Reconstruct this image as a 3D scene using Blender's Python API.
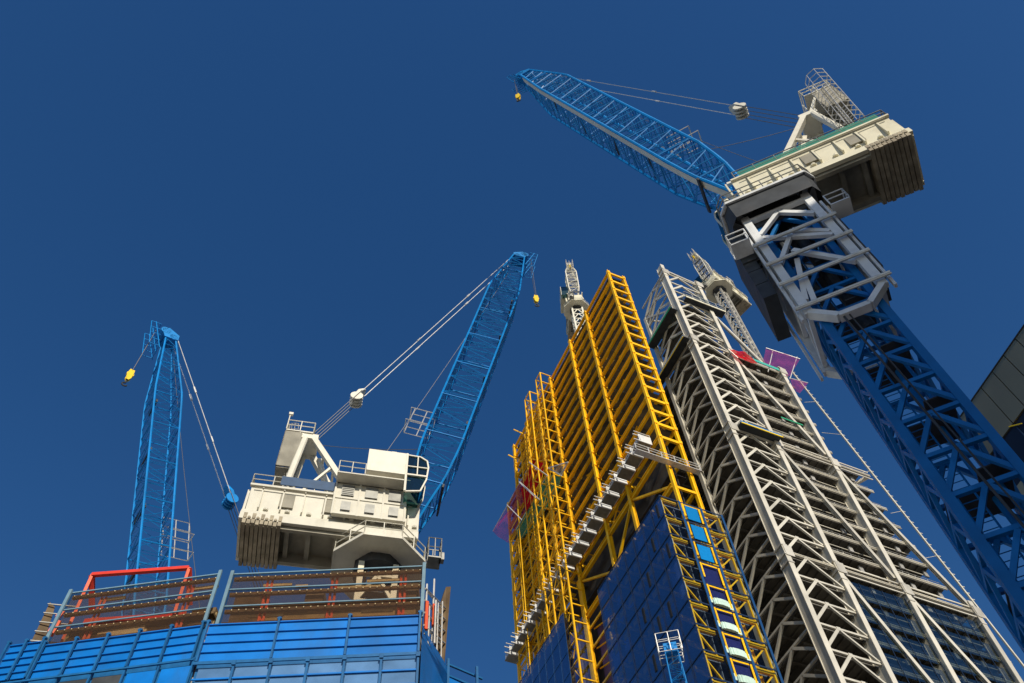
import bpy, math, random
from mathutils import Vector, Matrix
random.seed(7)
S = bpy.context.scene
for o in list(bpy.data.objects): bpy.data.objects.remove(o)
COL = S.collection
R = math.radians
V = Vector
# ---------------------------------------------------------------- camera
# rows: world axes written in camera axes (x right, y down, z forward)
MX = (0.9150536, 0.3272319, 0.2357884)
MY = (-0.4007491, 0.8037049, 0.4398394)
MZ = (-0.0455748, -0.4969686, 0.8665709)
FPX, EYE = 930.0, V((0, 0, 1.6))
cam_d = bpy.data.cameras.new('camera'); cam = bpy.data.objects.new('camera', cam_d); COL.objects.link(cam)
cam_d.sensor_width = 36; cam_d.lens = 36 * FPX / 1024; cam_d.clip_start = .1; cam_d.clip_end = 6000
mw = Matrix(((MX[0], -MX[1], -MX[2], 0), (MY[0], -MY[1], -MY[2], 0), (MZ[0], -MZ[1], -MZ[2], EYE.z), (0, 0, 0, 1)))
cam.matrix_world = mw
S.camera = cam
# ---------------------------------------------------------------- world, sun
SUN_AZ, SUN_EL = 262.0, 31.0            # direction towards the sun, degrees (counter-clockwise from +X)
w = bpy.data.worlds.new("World"); S.world = w; w.use_nodes = True
nt = w.node_tree; nt.nodes.clear()
sky = nt.nodes.new('ShaderNodeTexSky'); sky.sky_type = 'NISHITA'; sky.sun_disc = False
sky.sun_elevation = R(SUN_EL); sky.sun_rotation = R(90 - SUN_AZ)
sky.air_density = 1.2; sky.dust_density = 1.0; sky.ozone_density = 3.0; sky.altitude = 800
hs = nt.nodes.new('ShaderNodeHueSaturation'); hs.inputs['Saturation'].default_value = 1.3
hs.inputs['Hue'].default_value = 0.507
bg = nt.nodes.new('ShaderNodeBackground'); bg.inputs['Strength'].default_value = 0.102
wo = nt.nodes.new('ShaderNodeOutputWorld')
nt.links.new(sky.outputs[0], hs.inputs['Color']); nt.links.new(hs.outputs[0], bg.inputs[0]); nt.links.new(bg.outputs[0], wo.inputs[0])
sd = bpy.data.lights.new('sun', 'SUN'); sd.energy = 4.7; sd.angle = R(.5); sd.color = (1, .91, .76)
sun = bpy.data.objects.new('sun', sd); COL.objects.link(sun)
sv = V((math.cos(R(SUN_AZ)) * math.cos(R(SUN_EL)), math.sin(R(SUN_AZ)) * math.cos(R(SUN_EL)), math.sin(R(SUN_EL))))
sun.rotation_euler = sv.to_track_quat('Z', 'Y').to_euler(); sun.location = (0, 0, 300)
S.view_settings.view_transform = 'Standard'; S.view_settings.look = 'None'
S.view_settings.exposure = 0; S.view_settings.gamma = 1
# ---------------------------------------------------------------- materials
def mat(name, col, rough=.6, metal=0., var=.12, scale=3., dirt=None, dirt_amt=.35, bump=0.):
    m = bpy.data.materials.new(name); m.use_nodes = True; n = m.node_tree
    b = n.nodes['Principled BSDF']; b.inputs['Roughness'].default_value = rough; b.inputs['Metallic'].default_value = metal; b.inputs['Specular IOR Level'].default_value = .5 if metal else .22
    tc = n.nodes.new('ShaderNodeTexCoord'); no = n.nodes.new('ShaderNodeTexNoise')
    no.inputs['Scale'].default_value = scale; no.inputs['Detail'].default_value = 5
    n.links.new(tc.outputs['Object'], no.inputs['Vector'])
    cr = n.nodes.new('ShaderNodeValToRGB'); cr.color_ramp.elements[0].position = .3; cr.color_ramp.elements[1].position = .7
    c = V(col); cr.color_ramp.elements[0].color = (*(c * (1 - var)), 1); cr.color_ramp.elements[1].color = (*[min(1, x * (1 + var)) for x in c], 1)
    n.links.new(no.outputs[0], cr.inputs[0]); out = cr.outputs[0]
    if dirt:
        n2 = n.nodes.new('ShaderNodeTexNoise'); n2.inputs['Scale'].default_value = scale * .35; n2.inputs['Detail'].default_value = 8
        n2.inputs['Roughness'].default_value = .7
        mp = n.nodes.new('ShaderNodeMapping'); mp.inputs['Scale'].default_value = (1, 1, .3)
        n.links.new(tc.outputs['Object'], mp.inputs[0]); n.links.new(mp.outputs[0], n2.inputs['Vector'])
        mr = n.nodes.new('ShaderNodeMapRange'); mr.inputs[1].default_value = .5; mr.inputs[2].default_value = .75; mr.inputs[4].default_value = dirt_amt
        n.links.new(n2.outputs[0], mr.inputs[0])
        mx = n.nodes.new('ShaderNodeMixRGB'); mx.inputs[2].default_value = (*dirt, 1)
        n.links.new(mr.outputs[0], mx.inputs[0]); n.links.new(out, mx.inputs[1]); out = mx.outputs[0]
    oi = n.nodes.new('ShaderNodeObjectInfo'); m2 = n.nodes.new('ShaderNodeMapRange'); m2.inputs[3].default_value = .84; m2.inputs[4].default_value = 1.1
    n.links.new(oi.outputs['Random'], m2.inputs[0]); hv = n.nodes.new('ShaderNodeHueSaturation'); n.links.new(m2.outputs[0], hv.inputs['Value']); n.links.new(out, hv.inputs['Color']); out = hv.outputs[0]
    n.links.new(out, b.inputs['Base Color'])
    return m
def glassmat(name, tint, fac=.3, gloss=(.8, .85, .9), rough=.03):
    m = bpy.data.materials.new(name); m.use_nodes = True; n = m.node_tree; n.nodes.clear()
    o = n.nodes.new('ShaderNodeOutputMaterial'); t = n.nodes.new('ShaderNodeBsdfTransparent'); t.inputs[0].default_value = (*tint, 1)
    g = n.nodes.new('ShaderNodeBsdfGlossy'); g.inputs[0].default_value = (*gloss, 1); g.inputs['Roughness'].default_value = rough
    lw = n.nodes.new('ShaderNodeLayerWeight'); lw.inputs[0].default_value = .5
    f = n.nodes.new('ShaderNodeMath'); f.operation = 'POWER'; f.inputs[1].default_value = 5; n.links.new(lw.outputs['Facing'], f.inputs[0])
    f2 = n.nodes.new('ShaderNodeMath'); f2.operation = 'MULTIPLY'; f2.inputs[1].default_value = .7; n.links.new(f.outputs[0], f2.inputs[0]); f = f2
    a = n.nodes.new('ShaderNodeMath'); a.operation = 'ADD'; a.inputs[1].default_value = fac; a.use_clamp = True
    x = n.nodes.new('ShaderNodeMixShader')
    n.links.new(f.outputs[0], a.inputs[0]); n.links.new(a.outputs[0], x.inputs[0]); n.links.new(t.outputs[0], x.inputs[1]); n.links.new(g.outputs[0], x.inputs[2]); n.links.new(x.outputs[0], o.inputs[0])
    return m
def netmat(name, col, fac):
    m = bpy.data.materials.new(name); m.use_nodes = True; n = m.node_tree; n.nodes.clear()
    o = n.nodes.new('ShaderNodeOutputMaterial'); t = n.nodes.new('ShaderNodeBsdfTransparent')
    d = n.nodes.new('ShaderNodeBsdfDiffuse'); d.inputs[0].default_value = (*col, 1)
    tr = n.nodes.new('ShaderNodeBsdfTranslucent'); tr.inputs[0].default_value = (*col, 1)
    m0 = n.nodes.new('ShaderNodeMixShader'); m0.inputs[0].default_value = .5
    n.links.new(d.outputs[0], m0.inputs[1]); n.links.new(tr.outputs[0], m0.inputs[2])
    x = n.nodes.new('ShaderNodeMixShader'); x.inputs[0].default_value = fac
    n.links.new(t.outputs[0], x.inputs[1]); n.links.new(m0.outputs[0], x.inputs[2]); n.links.new(x.outputs[0], o.inputs[0])
    return m
M = dict(
 blue=mat('azure_paint', (.006, .215, .57), .42, var=.15, scale=1.2, dirt=(.02, .07, .14), dirt_amt=.45),
 deepblue=mat('deep_blue_paint', (.001, .14, .42), .5, var=.15, scale=.8, dirt=(.002, .08, .25), dirt_amt=.5),
 white=mat('white_paint', (.70, .67, .56), .45, var=.06, scale=1.5, dirt=(.38, .33, .25), dirt_amt=.5),
 cream=mat('cream_paint', (.70, .66, .50), .5, var=.08, scale=.9, dirt=(.30, .24, .14), dirt_amt=.6),
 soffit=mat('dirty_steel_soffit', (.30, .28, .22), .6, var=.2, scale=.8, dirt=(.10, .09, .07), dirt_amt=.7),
 weight=mat('counterweight_steel', (.36, .31, .22), .65, var=.3, scale=2, dirt=(.10, .07, .05), dirt_amt=.8),
 ltgrey=mat('light_grey_paint', (.66, .67, .66), .45, var=.08, scale=1.5, dirt=(.22, .22, .2), dirt_amt=.5),
 grey=mat('grey_steel', (.22, .22, .20), .5, .3, var=.2, scale=2),
 dark=mat('dark_steel', (.05, .055, .06), .6, var=.3, scale=1, dirt=(.10, .08, .06), dirt_amt=.6),
 cable=mat('wire_rope', (.16, .16, .16), .5, .5, var=.1),
 yellow=mat('yellow_steel_paint', (.95, .50, .004), .42, var=.10, scale=.5, dirt=(.40, .20, .01), dirt_amt=.5),
 yellow2=mat('yellow_hook_paint', (.75, .52, .02), .4, var=.1),
 steel=mat('pale_steel_paint', (.62, .58, .48), .45, .1, var=.12, scale=.4, dirt=(.25, .22, .18), dirt_amt=.55),
 steel2=mat('steel_bracing_paint', (.50, .47, .40), .5, .1, var=.18, scale=.5, dirt=(.2, .18, .15), dirt_amt=.5),
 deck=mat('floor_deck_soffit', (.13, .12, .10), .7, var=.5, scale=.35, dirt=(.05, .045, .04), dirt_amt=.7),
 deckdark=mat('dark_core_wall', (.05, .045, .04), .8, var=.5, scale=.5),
 concrete=mat('concrete', (.33, .32, .30), .8, var=.15, scale=.5),
 orange=mat('orange_paint', (.75, .10, .03), .45, var=.1, dirt=(.4, .08, .04)),
 red=mat('red_paint', (.62, .05, .03), .4, var=.1),
 panel=mat('blue_screen_panel', (.005, .165, .55), .38, var=.15, scale=.9, dirt=(.03, .12, .30), dirt_amt=.75),
 panelframe=mat('blue_screen_frame', (.012, .11, .28), .45, var=.15),
 postblue=mat('pale_blue_frame_paint', (.16, .27, .34), .45, var=.1, dirt=(.1, .1, .1)),
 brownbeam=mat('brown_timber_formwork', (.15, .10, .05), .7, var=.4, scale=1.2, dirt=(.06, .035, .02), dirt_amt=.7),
 timberwall=mat('tan_timber_formwork', (.36, .26, .12), .7, var=.35, scale=.9, dirt=(.09, .055, .03), dirt_amt=.7),
 plyyellow=mat('pale_timber', (.70, .58, .33), .7, var=.2, scale=2),
 facade=mat('olive_metal_cladding', (.24, .22, .145), .4, .4, var=.15, scale=.15),
 facade_glass=mat('dark_facade_glass', (.015, .02, .035), .1, .0, var=.3, scale=.2),
 seam=mat('dark_seam', (.02, .02, .02), .7),
 paving=mat('stone_paving', (.28, .26, .23), .85, var=.2, scale=.2),
 bluepanel=mat('azure_lift_panel', (.005, .20, .52), .3, var=.08),
 mullion=mat('blue_black_mullion', (.012, .03, .07), .4, .3),
 bluemul=mat('blue_facade_frame', (.01, .07, .20), .35, .2),
 ivory=mat('ivory_curved_screen', (.55, .72, .62), .4),
 green=mat('green_edge_board', (.03, .32, .16), .5, var=.2), teal=mat('teal_edge_board', (.05, .36, .30), .55, var=.2),
 scaff=mat('galvanised_tube', (.62, .60, .55), .4, .3, var=.15),
 g_brown=glassmat('tinted_screen_glass', (.88, .82, .76), .02, (.5, .6, .7)),
 g_blue=glassmat('blue_facade_glass', (.62, .68, .85), .32, (.62, .70, .82), .05),
 g_dark=glassmat('dark_facade_panes', (.72, .76, .74), .16, (.62, .66, .64), .08),
 g_cab=glassmat('green_cab_glass', (.10, .22, .22), .15, (.4, .7, .7)),
 g_green=netmat('green_mesh', (.12, .42, .32), .72),
 n_brown=netmat('brown_mesh', (.34, .27, .14), .17),
 n_purple=netmat('purple_net', (.50, .05, .25), .45), n_red=netmat('red_net', (.75, .02, .03), .85), n_green=netmat('green_net', (.10, .35, .20), .6),
 wire=netmat('wire_mesh', (.5, .48, .42), .3),
)
# ---------------------------------------------------------------- mesh helpers
SPLIT = {'floor_prop', 'perforated_channel', 'bracing', 'inner_wall_panel', 'climbing_platform_housing', 'guide_rail', 'transfer_frame', 'rest_platform', 'column_splice', 'boom_diaphragm', 'side_platform', 'vent', 'vent_grille', 'hatch', 'stacked_material', 'deck_bracket', 'winch', 'timber_soffit', 'edge_board', 'hydraulic_ram', 'roof_upstand', 'corner_post', 'curved_screen', 'panel_frame', 'return_rail', 'end_scaffold', 'orange_post', 'panel_rail', 'support_pole', 'inner_waler', 'screen_rail', 'access_basket', 'walkway_panel', 'core_wall', 'boom_service_cage', 'skirt_panel', 'machinery_deck', 'handrail', 'climbing_collar', 'window_blind', 'pendant_rope', 'lower_panel', 'return_panel'}
class MB:
    def __init__(s): s.v = []; s.f = []
    def _box(s, c8):
        n = len(s.v); s.v += [tuple(p) for p in c8]
        s.f += [(n, n+3, n+2, n+1), (n+4, n+5, n+6, n+7), (n, n+1, n+5, n+4), (n+1, n+2, n+6, n+5), (n+2, n+3, n+7, n+6), (n+3, n, n+4, n+7)]
    def box(s, x0, x1, y0, y1, z0, z1):
        s._box([(x0, y0, z0), (x1, y0, z0), (x1, y1, z0), (x0, y1, z0), (x0, y0, z1), (x1, y0, z1), (x1, y1, z1), (x0, y1, z1)]); return s
    def beam(s, a, b, w, h=None, up=(0, 0, 1)):
        a = V(a); b = V(b); h = h or w; d = b - a
        if d.length < 1e-6: return s
        d.normalize(); u = V(up)
        if abs(d.dot(u)) > .98: u = V((1, 0, 0)) if abs(d.x) < .9 else V((0, 1, 0))
        r = d.cross(u).normalized() * (w / 2); t = r.cross(d).normalized() * (h / 2)
        s._box([a - r - t, a + r - t, a + r + t, a - r + t, b - r - t, b + r - t, b + r + t, b - r + t]); return s
    def ibeam(s, a, b, w, h, up=(0, 0, 1), t=.06):
        a = V(a); b = V(b); d = (b - a).normalized(); u = V(up); u = (u - d * u.dot(d)).normalized()
        s.beam(a, b, t, h - 2*t, up); s.beam(a + u*(h/2 - t/2), b + u*(h/2 - t/2), w, t, up); s.beam(a - u*(h/2 - t/2), b - u*(h/2 - t/2), w, t, up); return s
    def tube(s, a, b, r, n=8, r2=None):
        a = V(a); b = V(b); d = b - a
        if d.length < 1e-6: return s
        d.normalize(); u = V((0, 0, 1)) if abs(d.z) < .9 else V((1, 0, 0)); e = d.cross(u).normalized(); g = d.cross(e); r2 = r if r2 is None else r2
        k = len(s.v)
        for i in range(n):
            t = 2*math.pi*i/n; c = e*math.cos(t) + g*math.sin(t); s.v.append(tuple(a + c*r)); s.v.append(tuple(b + c*r2))
        for i in range(n):
            j = (i+1) % n; s.f.append((k+2*i, k+2*i+1, k+2*j+1, k+2*j))
        s.f.append(tuple(k+2*i for i in range(n))); s.f.append(tuple(k+2*i+1 for i in reversed(range(n)))); return s
    def path(s, pts, r, n=6):
        for a, b in zip(pts[:-1], pts[1:]): s.tube(a, b, r, n)
        return s
    def bpath(s, pts, w, h=None, up=(0, 0, 1)):
        for a, b in zip(pts[:-1], pts[1:]): s.beam(a, b, w, h, up)
        return s
    def prism(s, pts, dv):
        n = len(s.v); m = len(pts); dv = V(dv)
        s.v += [tuple(V(p)) for p in pts] + [tuple(V(p) + dv) for p in pts]
        s.f.append(tuple(n+i for i in reversed(range(m)))); s.f.append(tuple(n+m+i for i in range(m)))
        for i in range(m):
            j = (i+1) % m; s.f.append((n+i, n+j, n+m+j, n+m+i))
        return s
    def sag(s, a, b, r, drop, k=10):
        a = V(a); b = V(b); P = []
        for i in range(k+1):
            t = i/k; p = a.lerp(b, t); p.z -= drop*4*t*(1-t); P.append(p)
        return s.path(P, r, 5)
    def clusters(s):
        par = list(range(len(s.v)))
        def fd(i):
            while par[i] != i: par[i] = par[par[i]]; i = par[i]
            return i
        for f in s.f:
            for k in f[1:]: par[fd(k)] = fd(f[0])
        g = {}
        for i in range(len(s.v)): g.setdefault(fd(i), []).append(i)
        bb = [[[min(s.v[i][k] for i in vs) - .06 for k in range(3)], [max(s.v[i][k] for i in vs) + .06 for k in range(3)], [r]] for r, vs in g.items()]
        ch = True
        while ch:
            ch = False; out = []
            for b in bb:
                for o in out:
                    if all(b[0][k] <= o[1][k] and o[0][k] <= b[1][k] for k in range(3)):
                        o[0] = [min(x) for x in zip(o[0], b[0])]; o[1] = [max(x) for x in zip(o[1], b[1])]; o[2] += b[2]; ch = True; break
                else: out.append(b)
            bb = out
        res = []
        for b in bb:
            rs = set(b[2]); idx = [i for r in b[2] for i in g[r]]; mp = {i: n for n, i in enumerate(idx)}; m = MB()
            m.v = [s.v[i] for i in idx]; m.f = [tuple(mp[k] for k in f) for f in s.f if fd(f[0]) in rs]; res.append(m)
        return res
    def build(s, name, m, parent=None, smooth=False):
        if name in SPLIT:
            cl = s.clusters()
            if 1 < len(cl) <= 100:
                for c in cl: o = MB.emit(c, name, m, parent)
                return o
        return MB.emit(s, name, m, parent)
    def emit(s, name, m, parent=None, smooth=False):
        me = bpy.data.meshes.new(name); me.from_pydata(s.v, [], s.f); me.materials.append(m if not isinstance(m, str) else M[m])
        import bmesh
        bm = bmesh.new(); bm.from_mesh(me); bmesh.ops.recalc_face_normals(bm, faces=bm.faces); bm.to_mesh(me); bm.free()
        o = bpy.data.objects.new(name, me); COL.objects.link(o)
        if parent: o.parent = parent
        return o
def tag(o, label, cat, group=None, kind=None):
    o['label'] = label; o['category'] = cat
    if group: o['group'] = group
    if kind: o['kind'] = kind
    return o
def empty(name, loc, rz, label, cat, group=None):
    o = bpy.data.objects.new(name, None); COL.objects.link(o); o.location = loc; o.rotation_euler = (0, 0, R(rz)); o.empty_display_size = 1
    return tag(o, label, cat, group)
def ray(px, py):
    c = V((px - 512, py - 341.5, FPX)); v = V((V(MX).dot(c), V(MY).dot(c), V(MZ).dot(c))); return v.normalized()
def on(px, py, axis, val):              # survey a point of the photo onto a known world plane
    r = ray(px, py); i = 'xyz'.index(axis); t = (val - EYE[i]) / r[i]; return EYE + r*t
def P(px, py, ax, v): return on(px, py, ax, v)
def lerp(a, b, t): return V(a).lerp(V(b), t)
def rail(mb, pts, h=1.1, r=.03, step=1.5, mids=(.5,), closed=False, n=5):
    P = [V(p) for p in pts]
    if closed: P.append(P[0])
    for a, b in zip(P[:-1], P[1:]):
        k = max(1, round((b-a).length/step))
        for i in range(k+1):
            p = a.lerp(b, i/k); mb.tube(p, p + V((0, 0, h)), r, n)
        for q in (1,) + tuple(mids): mb.tube(a + V((0, 0, h*q)), b + V((0, 0, h*q)), r, n)
    return mb
# ---------------------------------------------------------------- ground
g = MB(); g.v = [(-2500, -2500, 0), (2500, -2500, 0), (2500, 2500, 0), (-2500, 2500, 0)]; g.f = [(0, 1, 2, 3)]
go = g.build('ground', 'paving'); go['kind'] = 'structure'
rd = MB(); rd.v = [(-400, -14, .004), (400, -14, .004), (400, -6, .004), (-400, -6, .004)]; rd.f = [(0, 1, 2, 3)]
ro = rd.build('road', mat('asphalt', (.05, .05, .052), .9, var=.2, scale=.6)); ro['kind'] = 'structure'

# ================================================================ YELLOW TOWER
YX, YB = 58.1, 61.6
YC = [64.3, 74.4, 81.9, 92.0, 98.4, 104.6, 111.4, 116.8]
YT = 172.0; YF = 3.56; LV = [YT - YF*i for i in range(17)]       # down to 115
def yellow_tower():
    t = empty('steel_tower', (58, 64, 0), 0, 'tall slim bright yellow steel framed tower with blue glass lower down', 'tower')
    off = V((-58, -64, 0))
    class L(MB):
        def build(s, name, m, parent=t):
            s.v = [tuple(V(p) + off) for p in s.v]; return MB.build(s, name, m, parent)
    # columns: left face and back face
    for i, y in enumerate(YC):
        zt = YT + (1.0 if i in (0,) else .6)
        if i == 7: zt = 158.5
        for j, x in enumerate((YX, YB)):
            if i not in (0, 2, 4, 6, 7) and j: continue
            c = L(); wd = .50 if i in (0, 7) or j else .56
            if not j and 0 < i < 7: x = YX - .28
            c.ibeam((x, y, 0), (x, y, zt), wd, wd, (1, 0, 0), .09)
            c.beam((x, y, 0), (x, y, zt), wd*.55)
            for z in LV:
                if z < zt: c.box(x - wd*.6, x + wd*.6, y - wd*.6, y + wd*.6, z - .32, z + .30)
            c.build('column', 'yellow')
    # long floor beams on the left and back faces, one mesh per level
    for k, z in enumerate(LV):
        b = L()
        ye = 111.4 if z > 158 else 116.8
        b.ibeam((YX - .02, 64.6, z - .1), (YX - .02, ye, z - .1), .42, .72, (0, 0, 1), .1)
        b.beam((YX + .05, 64.6, z - .1), (YX + .05, ye, z - .1), .14, .5)
        b.ibeam((YB, 64.6, z - .1), (YB, ye, z - .1), .36, .62, (0, 0, 1), .1)
        b.beam((YX + .3, 64.3, z - .1), (YB - .3, 64.3, z - .1), .34, .62)
        for y in YC[1:7]: b.beam((YX + .3, y, z - .15), (YB - .3, y, z - .15), .3, .5)
        b.build('floor_beam', 'yellow')
    for k, z in enumerate(LV[:-1]):                               # interior decks and edge protection
        ye = 111.2 if z > 158 else 116.6
        d = L(); d.box(YX + .42, YB - .35, 64.9, ye, z - .32, z - .20)
        for y in range(66, int(ye), 2): d.box(YX + .42, YB - .35, y, y + .25, z - .52, z - .32)
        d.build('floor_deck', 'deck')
    pp = L()                                                     # inner wall panels and service lines
    rnd = random.Random(3)
    for k, z in enumerate(LV[:-1]):
        for i in range(8):
            y = 65.5 + rnd.random()*45; l = rnd.uniform(2, 6)
            if rnd.random() < .6: pp.box(YB - .9, YB - .8, y, y + l, z - YF + .2, z - YF + rnd.uniform(1.0, 2.9))
    pp.build('inner_wall_panel', 'deckdark')
    ep = L()
    for k, z in enumerate(LV[:-1]):
        for i in range(30):
            y = 65.2 + i*1.55
            if rnd.random() < .75 and y < 110.5: ep.box(YX + .42, YX + .46, y, y + rnd.uniform(.4, 1.1), z + .25, z + rnd.uniform(.6, 1.25))
    ep.build('edge_protection', 'scaff')
    br = L()                                                     # slender bracing
    for k, (z1, z0) in enumerate(zip(LV[:-1], LV[1:])):
        if k % 2 == 0:
            br.beam((YX + .3, YC[0], z0), (YB - .3, YC[0], z1 - .4), .15) if k > 12 else None
        for (a, b) in ((1, 2), (4, 5), (6, 7)):
            if b == 7 and z1 > 156: continue
            m = (YC[a] + YC[b])/2
            br.beam((YX + 1.2, YC[a], z0 + .3), (YX + 1.2, m, z1 - .4), .2); br.beam((YX + 1.2, YC[b], z0 + .3), (YX + 1.2, m, z1 - .4), .2)
    for i in range(4):
        z0 = 115 + i*14.2; br.beam((YX + .9, 64.6, z0), (YX + .9, 74.4, z0 + 7.1), .2); br.beam((YX + .9, 74.4, z0 + 7.1), (YX + .9, 64.6, z0 + 14.2), .2)
        br.beam((YX + .9, 81.9, z0), (YX + .9, 92, z0 + 7.1), .2); br.beam((YX + .9, 92, z0 + 7.1), (YX + .9, 81.9, z0 + 14.2), .2)
    br.build('bracing', 'yellow')
    # transfer frame under the walkway
    tf = L()
    for z in (111.6, 103.6):
        tf.ibeam((YX - .15, 64.6, z), (YX - .15, 93.5, z), .5, .9, (0, 0, 1), .12); tf.beam((YX - .15, 64.6, z), (YX - .15, 93.5, z), .2, .7)
        tf.beam((YB, 64.6, z), (YB, 93.5, z), .4, .6)
    tf.beam((YX - .1, 92.6, 111.6), (YX - .1, 92.6, 88), .7, .7); tf.beam((YX - .1, 82, 111.6), (YX - .1, 82, 103.6), .6, .6)
    tf.beam((YX - .1, 65, 103.8), (YX - .1, 74.4, 111.4), .35); tf.beam((YX - .1, 82, 103.8), (YX - .1, 74.4, 111.4), .35); tf.beam((YX - .1, 82, 103.8), (YX - .1, 92.4, 111.4), .35)
    for i in range(12):
        z = 103 - i*3.7; tf.beam((YX - .1, 64.3, z), (YB, 64.3, z), .3, .5); tf.beam((YX - .1, 91.9, z), (YX - .1, 97, z), .22, .4)
    for i in range(12):
        z = 101 - i*3.7; tf.beam((YX - .1, 82.5, z), (YX - .1, 91.6, z), .22, .36); tf.beam((YX + .5, 82.5, z - 3.5), (YX + .5, 91.6, z), .16)
    tf.beam((YX - .1, 86.5, 100), (YX - .1, 86.5, 56), .3)
    tf.build('transfer_frame', 'yellow')
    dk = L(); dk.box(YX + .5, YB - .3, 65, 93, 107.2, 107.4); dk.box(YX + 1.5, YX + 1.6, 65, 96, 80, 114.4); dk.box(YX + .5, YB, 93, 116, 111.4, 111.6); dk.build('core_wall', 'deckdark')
    pw = L(); pw.box(YX + 1.0, YX + 1.2, 81.5, 91.5, 0, 101); pw.build('indigo_wall', mat('indigo_cladding', (.09, .06, .16), .6, var=.5, scale=.3))
    # glass box standing proud of the frame
    GX, GY, GT, GH = 53.6, 62.8, 97.4, 3.72
    gl = L(); gl.box(GX, GX + .05, GY, 81.2, 0, GT); gl.build('left_glass', 'g_blue')
    gr = L(); gr.box(GX + .05, 63.1, GY, GY + .05, 0, GT); gr.build('right_glass', glassmat('clear_lift_glass', (.86, .90, .88), .01, (.5, .6, .7)))
    mu = L()
    for i in range(27):
        z = GT - i*GH
        if z < 0: break
        mu.box(GX - .06, GX - .003, GY, 81.2, z - .10, z + .04); mu.box(GX - .06, 63.16, GY - .06, GY - .003, z - .16, z + .06)
    for j in range(8): 
        y = GY + .05 + j*2.62; mu.box(GX - .10, GX - .064, y - .07, y + .03, 0, GT)
    mu.build('mullion', 'mullion')
    for x in (56.5, 59.85, 63.1):
        c = L(); c.box(x - .16, x + .16, GY - .16, GY - .07, 0, GT); c.build('glass_frame', 'bluemul')
    ed = L(); ed.beam((GX + .35, GY + .4, 0), (GX + .35, GY + .4, GT - .3), .22); ed.beam((62.8, GY + .4, 0), (62.8, GY + .4, GT - .3), .22); ed.build('corner_post', 'yellow')
    vs = L()
    for (j, i0) in ((0, 0), (1, 1), (2, 2), (1, 4), (2, 4), (3, 5), (0, 2), (3, 3)):
        y = GY + .6 + j*2.62*1.0; z = GT - .7 - i0*GH; vs.box(GX - .05, GX - .005, y + .4, y + .85, z - 2.4, z)
    vs.build('vent', 'seam')
    # everything inside the glass box
    for i in range(26):
        z = GT - i*GH
        f = L()
        f.beam((GX + .5, GY + .5, z - .2), (56.3, GY + .5, z - .2), .34, .5); f.beam((60.1, GY + .5, z - .2), (62.7, GY + .5, z - .2), .34, .5)
        if i % 1 == 0:
            f.beam((GX + .5, GY + .7, z - .5), (56.2, GY + .9, z - GH + .3), .2); f.beam((62.6, GY + .6, z - .5), (60.2, GY + .9, z - GH + .5), .18)
            f.beam((GX + .6, GY + 2.8, z - .4), (GX + .6, GY + .6, z - GH + .4), .16)
        for j in range(1, 7):
            y = GY + j*2.62; f.beam((GX + .15, y, z - .3), (GX + 2.4, y, z - .3), .36, .4); f.box(GX + .12, GX + .16, y + .4, y + 1.4, z - 1.4, z - .5); f.beam((GX + .2, y - 1.3, z - 1.9), (GX + .3, y, z - .5), .16); f.beam((GX + .3, y + .2, z - 1.5), (GX + .3, y + .2, z - .4), .14)
        f.build('glazed_floor_frame', 'yellow')
    for i in range(26):
        z = GT - i*GH
        p = L()
        if i < 3: p.box(57.3, 59.2, GY - .05, GY - .01, z - GH + .55, z - .45); p.build('lift_panel', 'bluepanel')
        else:
            p.box(56.75, 59.6, GY + .15, GY + .2, z - GH + .1, z - .12); p.build('lift_shaft_panel', mat('indigo_panel', (.03, .03, .16), .3))
            if i > 3:
                q = L()
                for k in range(7):
                    a0, a1 = math.pi*k/7, math.pi*(k+1)/7
                    q.box(57.0 + 1.05 - 1.05*math.cos(a0), 57.0 + 1.05 - 1.05*math.cos(a1) , GY - .2 - .25*math.sin((a0+a1)/2), GY - .07, z - GH + .2, z - GH + 1.15)
                q.box(59.15, 59.7, GY - .12, GY - .07, z - GH + .2, z - GH + 1.2); q.box(56.66, 56.95, GY - .12, GY - .07, z - GH + .5, z - GH + 1.4)
                q.build('curved_screen', 'ivory')
        q = L(); q.box(56.80, 57.02, GY - .13, GY - .065, z - GH + 1.0, z - .25); q.box(59.32, 59.58, GY - .13, GY - .065, z - GH + .4, z - .35)
        if i >= 3: q.box(57.1, 59.2, GY - .13, GY - .065, z - .55, z - .33)
        q.build('panel_frame', 'yellow')
    sl = L()
    for i in range(26):
        z = GT - i*GH; sl.box(GX + .4, 62.5, GY + 1.2, 81, z - .05, z + .1)
    sl.box(GX + 2.8, GX + 2.9, GY + 1.3, 81, 0, GT - .2); sl.build('lobby_slab', mat('blue_grey_slab', (.16, .18, .26), .7, var=.4))
    rz = random.Random(21)
    mp_ = mat('pale_lobby_panel', (.34, .40, .52), .6, var=.2)
    for i in range(12):
        for j in range(7):
            if rz.random() < .45:
                y = GY + .2 + j*2.62; z = GT - i*GH; w_ = rz.uniform(.9, 2.2); h_ = rz.uniform(.8, 2.8)
                q = L(); q.box(GX + .22, GX + .30, y, y + w_, z - .6 - h_, z - .6); q.build('interior_panel', mp_)
    # second glass box further along
    x0 = 54.6
    a = L(); a.box(x0, x0 + .05, 93.3, 110.2, 0, 104.4); a.box(x0 + .05, YX + .8, 93.3, 93.35, 0, 104.4); a.build('far_glass', 'g_blue')
    m2 = L()
    for i in range(28):
        z = 104.4 - i*3.72; m2.box(x0 - .05, x0 - .003, 93.3, 110.2, z - .08, z + .04)
    for j in range(8): m2.box(x0 - .09, x0 - .053, 93.3 + j*2.4 - .05, 93.3 + j*2.4 + .05, 0, 104.4)
    m2.build('far_mullion', 'bluemul')
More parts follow.
